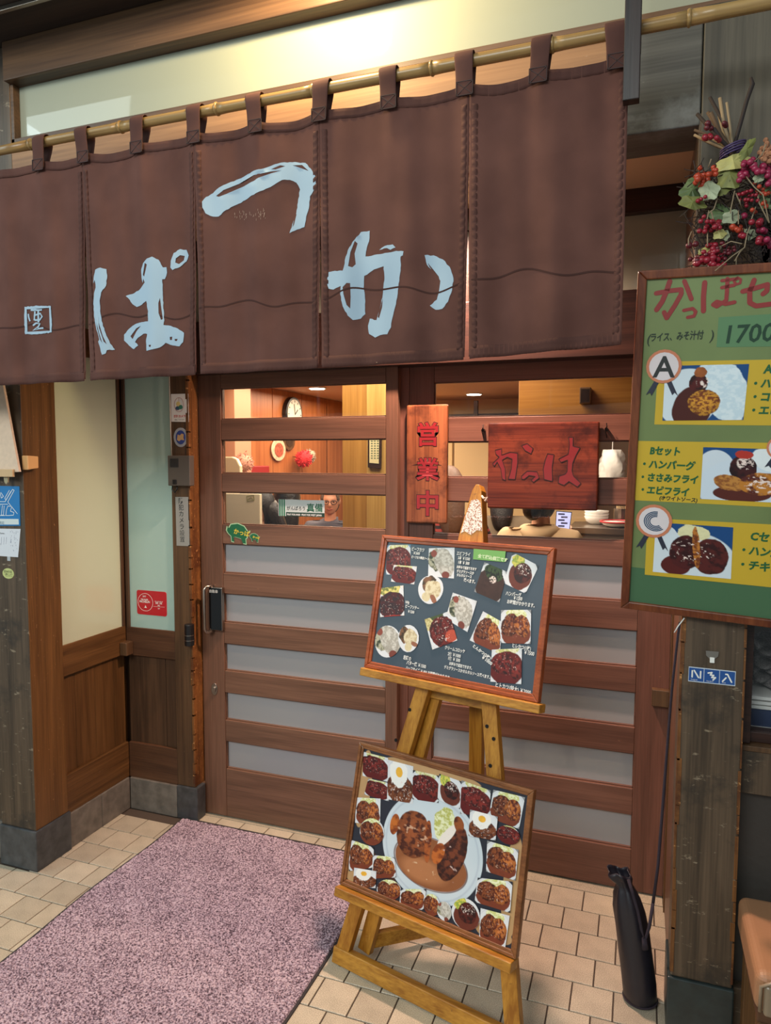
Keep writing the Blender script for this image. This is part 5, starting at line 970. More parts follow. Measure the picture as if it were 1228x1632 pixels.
MB().tube([ZQ(590, 20, .0), ZQ(605, 70, .0), ZQ(560, 200, .005), ZQ(510, 380, .005), ZQ(470, 520, 0), tie], [.0035, .005, .0045, .0045, .0045, .004], 8).build('long_twig', tw2, bq, smooth=True)
for dz in (-.006, 0, .006, .011): MB().tube([tie+np.array([.026*math.cos(2*PI*k/20), .022*math.sin(2*PI*k/20), dz+.008*math.cos(2*PI*k/20)]) for k in range(21)], .0022, 6).build('purple_tie', flat(70, 54, 96), bq, smooth=True)
def leaf(c, w, h, rot, mat, tilt=.4, yaw_=0.0, lobes=3):
    n = 20; pts = []
    for k in range(n):
        a_ = 2*PI*k/n; rr_ = .62+.38*abs(math.cos(a_*2.5+.4))**.7; pts.append((w*rr_*math.cos(a_), h*rr_*math.sin(a_)))
    cr, sr = math.cos(rot), math.sin(rot); V = [(0, 0, 0)]+[(x*cr-y*sr, abs(x)*.35+tilt*y*.8+yaw_*x+r.uniform(-.003, .003), x*sr+y*cr) for x, y in pts]
    solid(MB().add([np.array(c)+np.array(v) for v in V], [(0, 1+k, 1+(k+1) % n) for k in range(n)]).build('ivy_leaf', mat, bq), .0006)
LG = [plain('leaf_green', C(84, 104, 64), .6, var=.3, bscale=30), plain('leaf_yellow', C(168, 162, 98), .6, var=.25, bscale=30), plain('leaf_olive', C(116, 120, 62), .6, var=.3, bscale=30), plain('leaf_pale', C(150, 158, 128), .6, var=.3, bscale=40)]
for x, y, w_, h_, ro, mi, d in ((450, 700, .042, .020, .15, 1, -.05), (560, 600, .012, .032, -.5, 2, -.04), (420, 800, .030, .040, .3, 2, -.045), (340, 920, .034, .018, .2, 2, -.04), (115, 930, .028, .036, -.5, 0, -.03), (120, 1030, .034, .018, -.3, 2, -.05), (255, 935, .024, .026, .4, 3, -.055), (350, 1130, .026, .030, .6, 0, -.03), (435, 1150, .022, .018, .1, 3, -.04), (340, 1290, .016, .012, .2, 1, -.05), (220, 1420, .018, .009, .3, 1, -.04), (385, 1300, .010, .014, 0, 3, -.04), (660, 830, .014, .012, .5, 3, -.05), (740, 1000, .022, .03, .3, 0, -.03), (580, 1290, .014, .016, 1, 3, -.02)): leaf(ZQ(x, y, d), w_, h_, ro, LG[mi], .3)
RED3 = [plain('berry_crimson', C(134, 26, 42), .3, var=.3, bscale=9), plain('berry_orange', C(166, 58, 34), .35, var=.25, bscale=9), plain('berry_pink', C(140, 36, 66), .3, var=.3, bscale=9), plain('berry_dark', C(92, 24, 34), .4)]
bm_ = {}
for i, m_ in enumerate(RED3):
    o = MB().ball((0, 0, 0), .0105, .0105, .0100, 10, 7).build('berry', m_, bq, smooth=True); o.data.transform(Matrix.Translation(Vector(bq.location))); bm_[i] = o.data; bpy.data.objects.remove(o)
def berry(c, i, s=1.0):
    o = bpy.data.objects.new('berry', bm_[i]); COL.objects.link(o); o.parent = bq; o.location = Vector([float(q) for q in c])-bq.location; o.scale = (s, s, s)
for x, y, n, sp, i, s in ((160, 840, 4, 22, 1, 1.0), (215, 820, 5, 30, 1, .95), (180, 755, 1, 5, 1, .8), (280, 790, 5, 40, 1, .8), (205, 900, 5, 28, 1, .9), (195, 1020, 6, 30, 0, .65), (245, 410, 3, 22, 3, .9), (240, 500, 3, 25, 0, .9), (325, 515, 2, 14, 0, .8), (385, 400, 2, 12, 3, .8), (530, 715, 2, 14, 2, .9), (595, 695, 2, 12, 2, 1.0), (610, 755, 4, 24, 2, 1.0), (540, 780, 5, 30, 2, 1.0), (470, 815, 2, 10, 2, 1.0), (525, 830, 3, 20, 2, .9), (700, 770, 7, 45, 2, 1.0), (740, 850, 5, 30, 2, .95), (690, 935, 8, 45, 1, .6), (560, 985, 14, 60, 0, .6), (250, 1220, 10, 50, 0, .75), (330, 1215, 8, 34, 0, .8), (440, 1245, 4, 24, 1, .8), (495, 1250, 5, 24, 1, .8), (540, 1145, 1, 4, 2, 1.0), (595, 1195, 1, 5, 0, .9), (665, 1190, 2, 14, 0, 1.0), (520, 1305, 2, 12, 0, .8), (690, 1265, 3, 24, 2, 1.0), (680, 1350, 3, 20, 0, 1.0), (745, 1360, 3, 20, 2, 1.0), (85, 1385, 1, 4, 3, .9), (140, 1370, 1, 6, 3, .8), (290, 1390, 6, 34, 0, .8), (350, 1440, 10, 60, 3, .65), (230, 1500, 9, 40, 0, 1.0), (310, 1510, 12, 50, 0, 1.0), (130, 1500, 6, 30, 3, .85), (250, 1460, 8, 40, 0, .8), (615, 1100, 3, 20, 1, .6), (700, 1060, 3, 20, 1, .7), (420, 1430, 10, 50, 3, .55)):
    for k in range(int(n*1.3+.5)): berry(ZQ(x+r.gauss(0, sp*.72), y+r.gauss(0, sp*.62), -.045+r.uniform(-.02, .03)), i, s*.78*r.uniform(.8, 1.08))
berry(ZQ(467, 1597, -.055), 1, .9)
for P in ([(460, 940), (430, 1080), (425, 1120)], [(470, 960), (520, 1080), (500, 1010)], [(550, 820), (620, 910), (690, 970), (740, 1200)], [(640, 950), (660, 1040), (735, 1190)], [(600, 1190), (560, 1290), (540, 1400), (440, 1470), (300, 1590)], [(320, 1000), (290, 1090), (250, 1120)], [(250, 1100), (230, 1200)], [(270, 1100), (290, 1190)], [(110, 1270), (85, 1330), (85, 1380)], [(240, 1280), (238, 1390)], [(475, 1480), (470, 1560), (467, 1590)], [(490, 1100), (490, 1210)], [(620, 700), (680, 650), (715, 560)], [(540, 1400), (500, 1440), (460, 1510)], [(245, 750), (270, 680)], [(630, 1070), (590, 1190)], [(330, 1400), (430, 1350), (520, 1370)]):
    MB().tube([ZQ(x, y, -.05-.01*k) for k, (x, y) in enumerate(P)], .0014, 5).build('fine_twig', tw3, bq, smooth=True)
mb = MB()      # tangle of hair-thin stalks in the heart of the bunch
for k in range(420):
    x, y = r.uniform(120, 760), r.uniform(760, 1530); a_ = r.uniform(0, 2*PI); L_ = r.uniform(60, 190); d = r.uniform(-.04, .06)
    mb.tube([ZQ(x, y, d), ZQ(x+L_*.5*math.cos(a_)+r.uniform(-20, 20), y+L_*.5*math.sin(a_), d-.008), ZQ(x+L_*math.cos(a_), y+L_*math.sin(a_), d)], .0011, 4, cap=False)
o = mb.build('stalk_tangle', tw2, bq); o['kind'] = 'stuff'
mb = MB()
for k in range(60): x, y = 760+r.gauss(0, 45), 650+r.gauss(0, 45); mb.ball(ZQ(x, y, -.03+r.uniform(-.02, .02)), .006, .005, .006, 6, 4)
o = mb.build('dried_flower', plain('dried_flower_brown', C(160, 110, 80), .9, var=.3, bscale=60), bq); o['kind'] = 'stuff'

# ================================================================ BEHIND THE RIGHT-HAND WINDOW
S(MB().box(.262, 1.5, 2.9, 2.95, 0, 2.2).build('wall_window_back', flat(60, 50, 44)))
rg = np.random.RandomState(8); vs = []; nn = 40
for j in range(nn+1):
    for i in range(nn+1): x = .315+.5*i/nn; z = .915+.13*j/nn; vs.append((x, 2.19+.035*math.sin(i*.9+j*.5)+.02*math.sin(i*.35-j*1.1)+.01*rg.rand(), z+(.03*math.sin(i*.4) if j == nn else 0)))
solid(tag(MB().add(vs, [(j*(nn+1)+i, j*(nn+1)+i+1, (j+1)*(nn+1)+i+1, (j+1)*(nn+1)+i) for j in range(nn) for i in range(nn)]).build('crumpled_net', plain('grey_net_cloth', C(120, 116, 114), .9, bump=1.0, bscale=260, var=.6), None, smooth=True), 'crumpled grey checked cloth behind the right-hand window', 'cloth'), .002)
sh = thing('window_shelf', 'white slatted shelf with dark blue panel behind the right-hand window', 'shelf', (.8, 2.19, .0))
for z in (.902, .889, .877, .818, .806): MB().box(.290, 1.38, 2.10, 2.26, z, z+.009).build('slat', M['white'], sh, .001)
MB().box(.290, 1.38, 2.108, 2.118, .827, .876).build('blue_panel', flat(44, 60, 92), sh, .001); MB().box(.290, 1.38, 2.17, 2.25, 0, .806).build('cabinet_base', M['darkwood'], sh, .001)
t = thing('side_room_fill', 'added unseen round fill light on the ceiling of the side room behind the right-hand window', 'lamp', (.8, 2.5, 2.10)); MB().disc(Frame((0, 0, 2.12), (1, 0, 0), (0, 1, 0), (0, 0, -1)), .8, 2.5, .09, .09, 0, .02).build('lens', plain('side_fill_disc', (.9, .95, 1, 1), .4, emit=10), t)  # added glowing disc, out of view, to brighten the cloth and slats
S(MB().box(.262, 1.5, 2.16, 2.95, 2.12, 2.16).build('ceiling_side_room', flat(120, 110, 100)))

# ================================================================ DINING ROOM BEHIND THE DOORS
ZC = 2.20; XL_ = -3.2
S(MB().box(-3.4, 2.2, 2.60, 7.7, -.08, -.004).build('floor_dining', plain('dining_floor', C(96, 70, 52), .4)))
S(MB().box(-3.4, 2.2, 2.66, 7.7, ZC, ZC+.05).build('ceiling_dining', plain('dining_ceiling', C(214, 176, 150), .7)))
S(MB().box(-3.4, 2.2, 7.62, 7.7, 0, ZC).build('wall_dining_back', plain('dining_back_wall', C(206, 172, 128), .6))); S(MB().box(1.9, 2.2, 2.66, 7.7, 0, ZC).build('wall_dining_right', plain('dining_right_wall', C(190, 160, 130), .6)))
wd = S(MB().box(-3.4, XL_-.02, 2.66, 7.62, 0, ZC).build('wall_dining_left', M['darkwood']))
M['orange'] = wood('orange_panel', C(150, 84, 44), C(182, 112, 66), 'z', .35, scale=.5); M['yellowwood'] = wood('yellow_panel', C(150, 104, 46), C(186, 138, 70), 'z', .35, scale=.5); M['yellowwood_l'] = wood('pale_yellow_panel', C(176, 136, 72), C(208, 170, 100), 'z', .35, scale=.5)
ys = [2.7, 3.5, 4.3]+[float(onX(px, 700, XL_)[1]) for px in (375, 434.6, 481, 521)]+[7.0, 7.6]
for a, b in zip(ys[:-1], ys[1:]): bx('panel', M['orange'], XL_-.02, XL_, a+.006, b-.006, 0, ZC-.001, wd, .004)
mb = MB(); x0, x1 = float(onX(374, 650, XL_)[1]), float(onX(414, 650, XL_)[1]); bx('picture_rail', flat(206, 130, 90), XL_, XL_+.012, x0, x1, 1.905, 1.915, wd, 0)
def pxbox(name, m, Y, d, px0, px1, py0, py1, parent=None, z0=None, bevel=.002, **k):
    a = onY(px0, (py0+py1)/2, Y); b = onY(px1, (py0+py1)/2, Y); zt_ = onY((px0+px1)/2, py0, Y)[2]; zb_ = onY((px0+px1)/2, py1, Y)[2] if z0 is None else z0
    return MB().box(a[0], b[0], Y, Y+d, zb_, zt_).build(name, m, parent, bevel, **k)
c1 = S(pxbox('trim_14', M['yellowwood'], 3.55, .25, 543, 584, 560, 900, z0=0)); o = c1; 
a = onY(543, 700, 3.55)[0]; b = onY(584, 700, 3.55)[0]; c = onY(640, 700, 3.55)[0]
for o in (c1,): bpy.data.objects.remove(o)
S(bx('trim_14', M['yellowwood'], a, b, 3.57, 3.80, 0, ZC)); S(bx('trim_15', M['yellowwood_l'], b, c, 3.55, 3.80, 0, ZC))
FPst = FY(3.55); t = thing('framed_menu', 'small dark framed paper hanging on the pale wood pillar inside', 'picture', FPst.pt(*FPst.loc(598, 745))); q = [FPst.loc(*p) for p in ((587.5, 690), (609, 690), (608, 747), (587.5, 745))]
MB().prism(FPst, q[::-1], .001, .018).build('frame', M['darkwood'], t, .002); c_ = np.mean(q, 0); MB().prism(FPst, [tuple(c_+(np.array(p)-c_)*.72) for p in q][::-1], .018, .0195).build('paper', flat(216, 206, 160), t)
mb = MB()
for k in range(9):
    for m in range(3): x, y = c_+np.array([-.018+.017*m, .06-.013*k]); mb.fbox(FPst, x, x+.010, y, y+.006, .0195, .020)
mb.build('printed_rows', flat(90, 110, 90), t)
S(pxbox('trim_16', plain('pink_plaster_pillar', C(196, 146, 116), .6), 4.9, .25, 340, 374.5, 560, 900, z0=0)) ; o = bpy.data.objects['trim_16']; 
# white partition with little sketch, wall clock, plates, pompoms
sc_ = thing('partition_screen', 'cream folding partition screen seen through third pane of left door', 'screen', onY(388, 900, 3.4)*np.array([1, 1, 0])); a = onY(350, 800, 3.4); b = onY(414, 800, 3.4); zt_ = float(onY(390, 787, 3.4)[2])
MB().box(a[0], b[0], 3.4, 3.425, .03, zt_).build('panel', plain('cream_screen', C(226, 214, 186), .6), sc_, .004); MB().box(a[0]+.01, a[0]+.07, 3.33, 3.50, 0, .03).box(b[0]-.07, b[0]-.01, 3.33, 3.50, 0, .03).build('foot', M['darkwood'], sc_, .002)
F = FY(3.398); mb = MB(); z_ = [F.loc(*p) for p in ((393, 791), (404, 789), (405, 797), (394, 799), (393, 791))]; stroke(mb, F, z_, .003, 0, .001); stroke(mb, F, [F.loc(395, 796), F.loc(400, 793), F.loc(403, 796)], .003, 0, .001); mb.build('small_sketch', flat(130, 130, 70), sc_)
FW = FXp(XL_)
def ondisk(px, py, r, off=0): a, b = FW.loc(px, py); return a, b
a, b = FW.loc(462, 661); t = thing('wall_clock', 'round dark rimmed wall clock on orange panelled wall inside', 'clock', FW.pt(a, b)); MB().disc(FW, a, b, .17, .17, .001, .05).build('rim', M['black'], t, .006); MB().disc(FW, a, b, .145, .145, .05, .052).build('dial', flat(214, 210, 196), t)
mb = MB()
for k in range(12): t_ = PI*k/6; mb.beam(FW, (a+.115*math.cos(t_), b+.115*math.sin(t_)), (a+.135*math.cos(t_), b+.135*math.sin(t_)), .008, .052, .054)
mb.beam(FW, (a, b), (a+.06, b+.05), .009, .054, .056).beam(FW, (a, b), (a-.02, b+.10), .007, .056, .058).build('hands_and_marks', M['ink'], t)
for px, py, ra, lab, c1, c2 in ((441, 717, .105, 'oval flower-painted plate hanging on the wall, left of clock', (216, 190, 160), (170, 90, 70)), (458, 703, .09, 'small dark round plate on the wall directly below the clock', (90, 62, 40), (60, 40, 26))):
    a, b = FW.loc(px, py); t = thing('wall_plate', lab, 'plate', FW.pt(a, b)); MB().disc(FW, a, b, ra*1.3, ra, .012, .022).build('rim', plain('plate_glaze_%d' % px, C(*c1), .25, var=.25, bscale=30), t, .004); MB().disc(FW, a, b, ra*.8, ra*.62, .022, .026).build('painted_centre', plain('plate_paint_%d' % px, C(*c2), .3, var=.5, bscale=40), t)
    MB().fbox(FW, a-.01, a+.01, b-.01, b+.01, 0, .012).build('hanger', M['iron'], t)
for i, (px, py, ra, cc, lab) in enumerate(((380, 727, .075, (178, 74, 78), 'dark rose round pompom ornament high on left inner wall'), (388, 738, .078, (206, 150, 130), 'speckled pale pompom ornament just below the dark rose one'), (484, 731, .085, (214, 52, 58), 'bright red pompom ornament on the orange inner wall'), (492, 727, .07, (170, 150, 130), 'grey pompom ornament just behind the bright red one'))):
    p = onX(px, py, XL_+(.10, .24, .12, .10)[i]); t = thing('pompom', lab, 'ornament', p, 'pompom ornaments on the inner wall'); mb = MB(); r = random.Random(i)
    mb.ball(p, ra*.9, ra*.9, ra*.9, 16, 12).build('ball', plain('pompom_%d' % i, C(*cc), .9, bump=1, bscale=80, var=.35), t, smooth=True); mb = MB()
    for k in range(120): d = np.array([r.gauss(0, 1) for _ in range(3)]); d /= np.linalg.norm(d); mb.tube([p+d*ra*.85, p+d*ra*1.08], [.006, .003], 4)
    o = mb.build('tuft', plain('pompom_tuft_%d' % i, C(*cc), .9, var=.3, bscale=60), t); o['kind'] = 'stuff'
    MB().tube([p, p-np.array([.12, 0, -.02])], .003, 5).build('pin', M['iron'], t)
p = onX(412, 748, XL_+.03); tag(MB().box(p[0]-.03, p[0]+.02, p[1]-.16, p[1]+.16, p[2]-.04, p[2]+.03).build('red_case', flat(150, 24, 28), None, .008), 'small dark red box on orange inner wall, right of the pompoms', 'box')
p = onY(366, 752, 4.6); t = thing('white_chair', 'white rounded chair back at left edge of the left door panes', 'chair', (p[0], 4.6, 0)); zt_ = float(onY(366, 728, 4.6)[2])
MB().prism(FY(4.6), [(p[0]-.12, .45), (p[0]+.10, .45), (p[0]+.10, zt_-.07), (p[0]+.07, zt_-.015), (p[0]+.03, zt_), (p[0]-.12, zt_)], -.02, .02).build('backrest', plain('ivory_plastic', C(226, 216, 180), .4), t, .008)
MB().box(p[0]-.14, p[0]+.12, 4.2, 4.62, .42, .45).build('seat', plain('ivory_plastic_seat', C(226, 216, 180), .4), t, .008)
for dx in (-.12, .08):
    for yy_ in (4.22, 4.56): MB().box(p[0]+dx, p[0]+dx+.03, yy_, yy_+.03, 0, .42).build('leg', M['steel'], t)
# ceiling lamps
for px, py in ((505, 617.5), (755, 627), (785, 640)):
    p = onZ(px, py, ZC); lab = {505: 'round ceiling lamp seen through top pane of left door', 755: 'nearer round ceiling lamp seen through top pane of right door', 785: 'farther round ceiling lamp seen through top pane of right door'}[px]
    t = thing('ceiling_lamp', lab, 'lamp', p, 'dining room ceiling lamps'); Fd = Frame((0, 0, ZC), (1, 0, 0), (0, 1, 0), (0, 0, -1)); MB().disc(Fd, p[0], p[1], .085, .085, .0, .012).build('ring', M['white'], t, .003); MB().disc(Fd, p[0], p[1], .068, .068, .012, .016).build('lens', plain('warm_lens', (1, .93, .8, 1), .4, emit=9), t)
# right half: hanging wood box, cupboards, kitchen
a = onY(826, 640, 3.5)[0]; zb_ = float(onY(900, 672, 3.5)[2]); hp = S(bx('trim_17', wood('grained_veneer', C(140, 92, 38), C(176, 124, 60), 'x', .35, scale=.45), a, 1.9, 3.5, 3.95, zb_, ZC, bevel=.003))
t = thing('wall_speaker', 'small dark speaker box on yellow wood panel inside right door', 'speaker', onY(933, 640, 3.44)); pxbox('case', M['jamb'], 3.42, .08, 923, 941, 617, 643, t, bevel=.004); MB().fbox(FY(3.42), *[v for pr in (lambda p0, p1: ((p0[0], p1[0]), (p0[1], p1[1])))(FY(3.42).loc(925, 641), FY(3.42).loc(939, 620)) for v in pr], 0, .002).build('grille', M['black'], t)
bnd = S(bx('trim_18', M['darkwood'], -2.2, 1.9, 7.2, 7.6, 1.86, 2.02)); S(bx('trim_19', M['darkwood'], -1.62, -1.58, 7.15, 7.2, 1.75, 2.15))
cb = thing('cupboard', 'cream wall cupboards at the back of the dining room behind right door', 'cupboard', (-.9, 6.8, 0))
xs_ = [float(onY(px, 730, 6.6)[0]) for px in (640, 722, 790, 860, 940)]
MB().box(xs_[0], xs_[-1], 6.62, 7.1, 0, 1.82).build('carcass', flat(170, 140, 96), cb, .004)
for a, b in zip(xs_[:-1], xs_[1:]): MB().box(a+.01, b-.01, 6.60, 6.62, .06, 1.80).build('door', flat(224, 196, 146), cb, .004)
# kitchen corner at far right of the panes
kc = thing('kitchen_counter', 'steel kitchen counter glimpsed behind lower right of right door panes', 'counter', (.35, 4.2, 0)); zt_ = float(onY(965, 846, 4.2)[2])
MB().box(-.40, 1.3, 4.36, 4.8, zt_-.04, zt_).build('worktop', M['steel'], kc, .004); MB().box(-.38, 1.28, 4.38, 4.78, 0, zt_-.04).build('carcass', flat(150, 140, 132), kc, .003)
def dish(px, r_, h, mat, lab, n=1, Y=4.15, z0=None, nm='bowl'):
    p = onY(px, 830, Y); z = zt_ if z0 is None else z0; t = thing(nm, lab, nm, (p[0], Y, z))
    for k in range(n): zz = z+k*.018; MB().tube([(p[0], Y, zz), (p[0], Y, zz+h*.4), (p[0], Y, zz+h)], [r_*.5, r_*.85, r_], 20).build('bowl' if n > 1 else 'body', mat, t, smooth=True)
    return t
dish(950, .075, .05, M['white'], 'stack of white bowls on the kitchen counter inside', 3, 4.62); dish(984, .10, .03, M['white'], 'white dish with red rim on the kitchen counter', 1, 4.48)
_w = [o for o in COL.objects if o.get('label', '').startswith('white dish with red rim')][0]; p = np.array(_w.location); MB().tube([(p[0]+.101*math.cos(2*PI*k/24), 4.48+.101*math.sin(2*PI*k/24), zt_+.031) for k in range(25)], .006, 6).build('red_rim', flat(190, 30, 34), _w, smooth=True)
p = onY(990, 800, 4.66); t = thing('chopstick_pot', 'pot of pale chopsticks on the kitchen counter inside', 'pot', (p[0], 4.66, zt_)); MB().tube([(p[0], 4.66, zt_), (p[0], 4.66, zt_+.10)], .045, 16).build('pot', M['steel'], t)
r = random.Random(4)
for k in range(9): MB().tube([(p[0]+r.uniform(-.02, .02), 4.66+r.uniform(-.02, .02), zt_+.02), (p[0]+r.uniform(-.07, .07), 4.66+r.uniform(-.05, .05), zt_+.21)], .004, 5).build('chopstick', flat(206, 180, 140), t)
p = onY(975, 735, 5.2); t = thing('white_bag', 'crumpled white plastic bag hanging in the kitchen behind right door', 'bag', (p[0], 5.2, 1.3)); mb = MB(); vs = []
for j in range(10):
    for k in range(16): a_ = 2*PI*k/16; rr_ = (.03+.05*math.sin(PI*j/10)**.7)*(1+.3*math.sin(a_*5+j)); vs.append((p[0]+rr_*math.cos(a_), 5.2+rr_*math.sin(a_), 1.32+.30*j/9))
mb.add(vs, [(j*16+k, j*16+(k+1) % 16, (j+1)*16+(k+1) % 16, (j+1)*16+k) for j in range(9) for k in range(16)]+[tuple(range(15, -1, -1)), tuple(range(144, 160))]).build('body', M['white'], t, smooth=True); MB().tube([(p[0], 5.2, 1.62), (p[0], 5.25, 1.9), (p[0], 5.3, ZC)], .003, 6).build('string', M['white'], t)
S(bx('trim_20', plain('kitchen_pink_wall', C(206, 176, 160), .5), -.05, 1.9, 5.5, 5.6, 0, ZC)); t = thing('kitchen_shelf', 'dark wall shelf with small items high in the kitchen', 'shelf', (.3, 5.3, 1.62)); MB().box(.02, 1.2, 5.3, 5.5, 1.62, 1.65).build('board', M['darkwood'], t)
for k in range(5): MB().box(.08+.14*k, .16+.14*k, 5.34, 5.44, 1.65, 1.72+.03*(k % 2)).build('tin', [M['black'], M['white'], M['steel']][k % 3], t, .004)

# ---------------------------------------------------------------- people seated inside
SKIN = plain('skin', C(206, 146, 116), .5); SKIN2 = plain('skin_pale', C(216, 164, 138), .5); HAIR = plain('black_hair', C(26, 20, 20), .4, bump=.8, bscale=120); HAIRG = plain('greying_hair', C(92, 74, 62), .6, bump=.8, bscale=120, var=.3)
def skinmesh(joints, edges, sub=2):
    me = bpy.data.meshes.new('s'); me.from_pydata([j[:3] for j in joints], edges, []); o = bpy.data.objects.new('s', me); COL.objects.link(o)
    o.modifiers.new('skin', 'SKIN'); bpy.context.view_layer.update()
    for v, j in zip(me.skin_vertices[0].data, joints): v.radius = (j[3], j[4] if len(j) > 4 else j[3])
    me.skin_vertices[0].data[0].use_root = True; s = o.modifiers.new('sub', 'SUBSURF'); s.levels = sub
    dg = bpy.context.evaluated_depsgraph_get(); dg.update(); m2 = bpy.data.meshes.new_from_object(o.evaluated_get(dg)); V = [tuple(v.co) for v in m2.vertices]; Fc = [tuple(p.vertices) for p in m2.polygons]
    bpy.data.objects.remove(o); return V, Fc
def headmesh(c, s=1.0, hair=False, style='short'):
    V = []; Fc = []; nu, nv = 36, 28
    def pt(u, v, k=1.0):
        x, y, z = math.cos(v)*math.sin(u), math.cos(v)*math.cos(u), math.sin(v)     # y is the face side
        w = .076*(1-.20*max(0, -z)**1.5*(1 if y > 0 else .4)); d = .095; h = .118
        X, Y, Z = x*w, y*d, z*h
        if y > .2 and z < -.3: Y += .010*min(1, (-z-.3)*2); 
        if not hair:
            g = lambda u0, z0, su, sz: math.exp(-((x-u0)/su)**2-((z-z0)/sz)**2) if y > 0 else 0
            Y += .022*g(0, -.14, .12, .17)+.010*g(0, -.24, .17, .07)+.006*g(0, .22, .5, .09)-.011*(g(.38, .04, .17, .10)+g(-.38, .04, .17, .10))+.006*g(0, -.50, .26, .06)-.004*g(0, -.44, .2, .03)+.008*g(0, -.80, .25, .14)
        return (c[0]+X*k*s, c[1]+Y*k*s, c[2]+Z*k*s)
    k = 1.10 if hair else 1.0
    for j in range(nv+1):
        v = -PI/2+PI*j/nv
        for i in range(nu): V.append(pt(2*PI*i/nu, v, k*(1+(.02*math.sin(i*2.1+j) if hair else 0))))
    for j in range(nv):
        for i in range(nu):
            v = -PI/2+PI*(j+.5)/nv; u = 2*PI*(i+.5)/nu
            if hair:
                front = math.cos(u); z = math.sin(v)
                lim = (.52 if front > .15 else (-.02 if front > -.25 else (-.75 if style == 'short' else -1.1)))
                if abs(math.sin(u)) > .8 and front > 0: lim = .1
                if z < lim: continue
            Fc.append((j*nu+i, j*nu+(i+1) % nu, (j+1)*nu+(i+1) % nu, (j+1)*nu+i))
    return V, Fc
def person(lab, headpx, Y, yaw, top, skin, hair, style='short', glasses=False, hands=None, lean=.10, tilt=0, scale=1.0, trousers=(50, 48, 56), hood=False):
    hc = onY(headpx[0], headpx[1], Y); cy_, sy_ = math.cos(yaw), math.sin(yaw)
    H0 = np.array([0, lean*1.0, 1.20]); base = np.array([hc[0], hc[1], 0])-np.array([H0[0]*cy_-H0[1]*sy_, H0[0]*sy_+H0[1]*cy_, 0]); dz = hc[2]-1.20
    t = thing('person', lab, 'person', (base[0], base[1], 0))
    def Wd(V):
        V = np.array(V); x = V[:, 0]*cy_-V[:, 1]*sy_; y = V[:, 0]*sy_+V[:, 1]*cy_; k = np.clip(V[:, 2]/.5, 0, 1); return np.stack([x+base[0], y+base[1], V[:, 2]+dz*k], 1).tolist()
    hl, hr = hands or ((-.16, .36, .78), (.16, .36, .78))
    J = [(0, 0, .52, .13, .10), (0, .02, .66, .125, .095), (0, lean*.5, .84, .14, .10), (0, lean*.8, .98, .125, .085), (0, lean*.92, 1.05, .05), (0, lean, 1.12, .048), (0, lean*1.0, 1.18, .055)]
    E = [(i, i+1) for i in range(6)]; body = list(J); eb = list(E)
    for sx, hnd in ((-1, hl), (1, hr)):
        k = len(body); sh_ = (sx*.165, lean*.8, 1.0); el = ((sx*.235+hnd[0])/2+sx*.07, (lean*.8+hnd[1])/2-.02, min(.80, hnd[2]+.02) if hnd[2] < .95 else .84); hn = np.array(hnd); wr_ = np.array(el)+(hn-np.array(el))*.86
        body += [(*sh_, .058), (*el, .042), (*wr_, .027, .022), (*hn, .034, .018)]; eb += [(3, k), (k, k+1), (k+1, k+2), (k+2, k+3)]
        d = (hn-wr_)/np.linalg.norm(hn-wr_); side = np.cross(d, [0, 0, 1.0]); side /= np.linalg.norm(side)+1e-9
        for fi in range(4):
            L_ = (.030, .036, .034, .026)[fi]; b0 = hn+side*(fi-1.5)*.019+d*.022; b1 = b0+d*L_; b2 = b1+d*L_*.6-np.array([0, 0, .016]); kk = len(body); body += [(*b0, .009), (*b1, .008), (*b2, .007)]; eb += [(k+3, kk), (kk, kk+1), (kk+1, kk+2)]
        b0 = hn-side*sx*(-.034); b0 = hn-side*sx*.034; b1 = b0+d*.034-side*sx*.014; kk = len(body); body += [(*b0, .010), (*b1, .008)]; eb += [(k+3, kk), (kk, kk+1)]
    for sx in (-1, 1): k = len(body); body += [(sx*.10, .05, .50, .085), (sx*.12, .42, .48, .062), (sx*.12, .44, .24, .05), (sx*.12, .42, .07, .04), (sx*.12, .53, .035, .035, .025)]; eb += [(0, k), (k, k+1), (k+1, k+2), (k+2, k+3), (k+3, k+4)]
    V, Fc = skinmesh(body, eb); c = (0, lean+.015, 1.20+.045); V2, F2 = headmesh(c)
    ct, st_ = math.cos(tilt), math.sin(tilt); V2 = [(x, c[1]+(y-c[1])*ct+(z-c[2]+.08)*st_, c[2]-.08+(z-c[2]+.08)*ct-(y-c[1])*st_) for x, y, z in V2]; n = len(V)
    rotp = lambda p: (p[0], c[1]+(p[1]-c[1])*ct+(p[2]-c[2]+.08)*st_, c[2]-.08+(p[2]-c[2]+.08)*ct-(p[1]-c[1])*st_)
    mb = MB().add(Wd(V), Fc).add(Wd(V2), F2)
    for sx in (-1, 1): mb.ball(Wd([rotp((sx*.078, c[1]-.005, c[2]-.005))])[0], .010, .018, .030, 8, 8)
    mb.build('body', skin, t, smooth=True)
    V3, F3 = headmesh(c, 1.0, True, style); o = MB().add(Wd([rotp(p) for p in V3]), F3); 
    if style == 'long':
        o.add(Wd([rotp(p) for p in skinmesh([(0, c[1]-.05, c[2]+.02, .085, .07), (0, c[1]-.085, c[2]-.08, .085, .05), (0, c[1]-.10, c[2]-.20, .075, .04), (0, c[1]-.10, c[2]-.30, .04, .03)], [(0, 1), (1, 2), (2, 3)])[0]]), skinmesh([(0, c[1]-.05, c[2]+.02, .085, .07), (0, c[1]-.085, c[2]-.08, .085, .05), (0, c[1]-.10, c[2]-.20, .075, .04), (0, c[1]-.10, c[2]-.30, .04, .03)], [(0, 1), (1, 2), (2, 3)])[1])
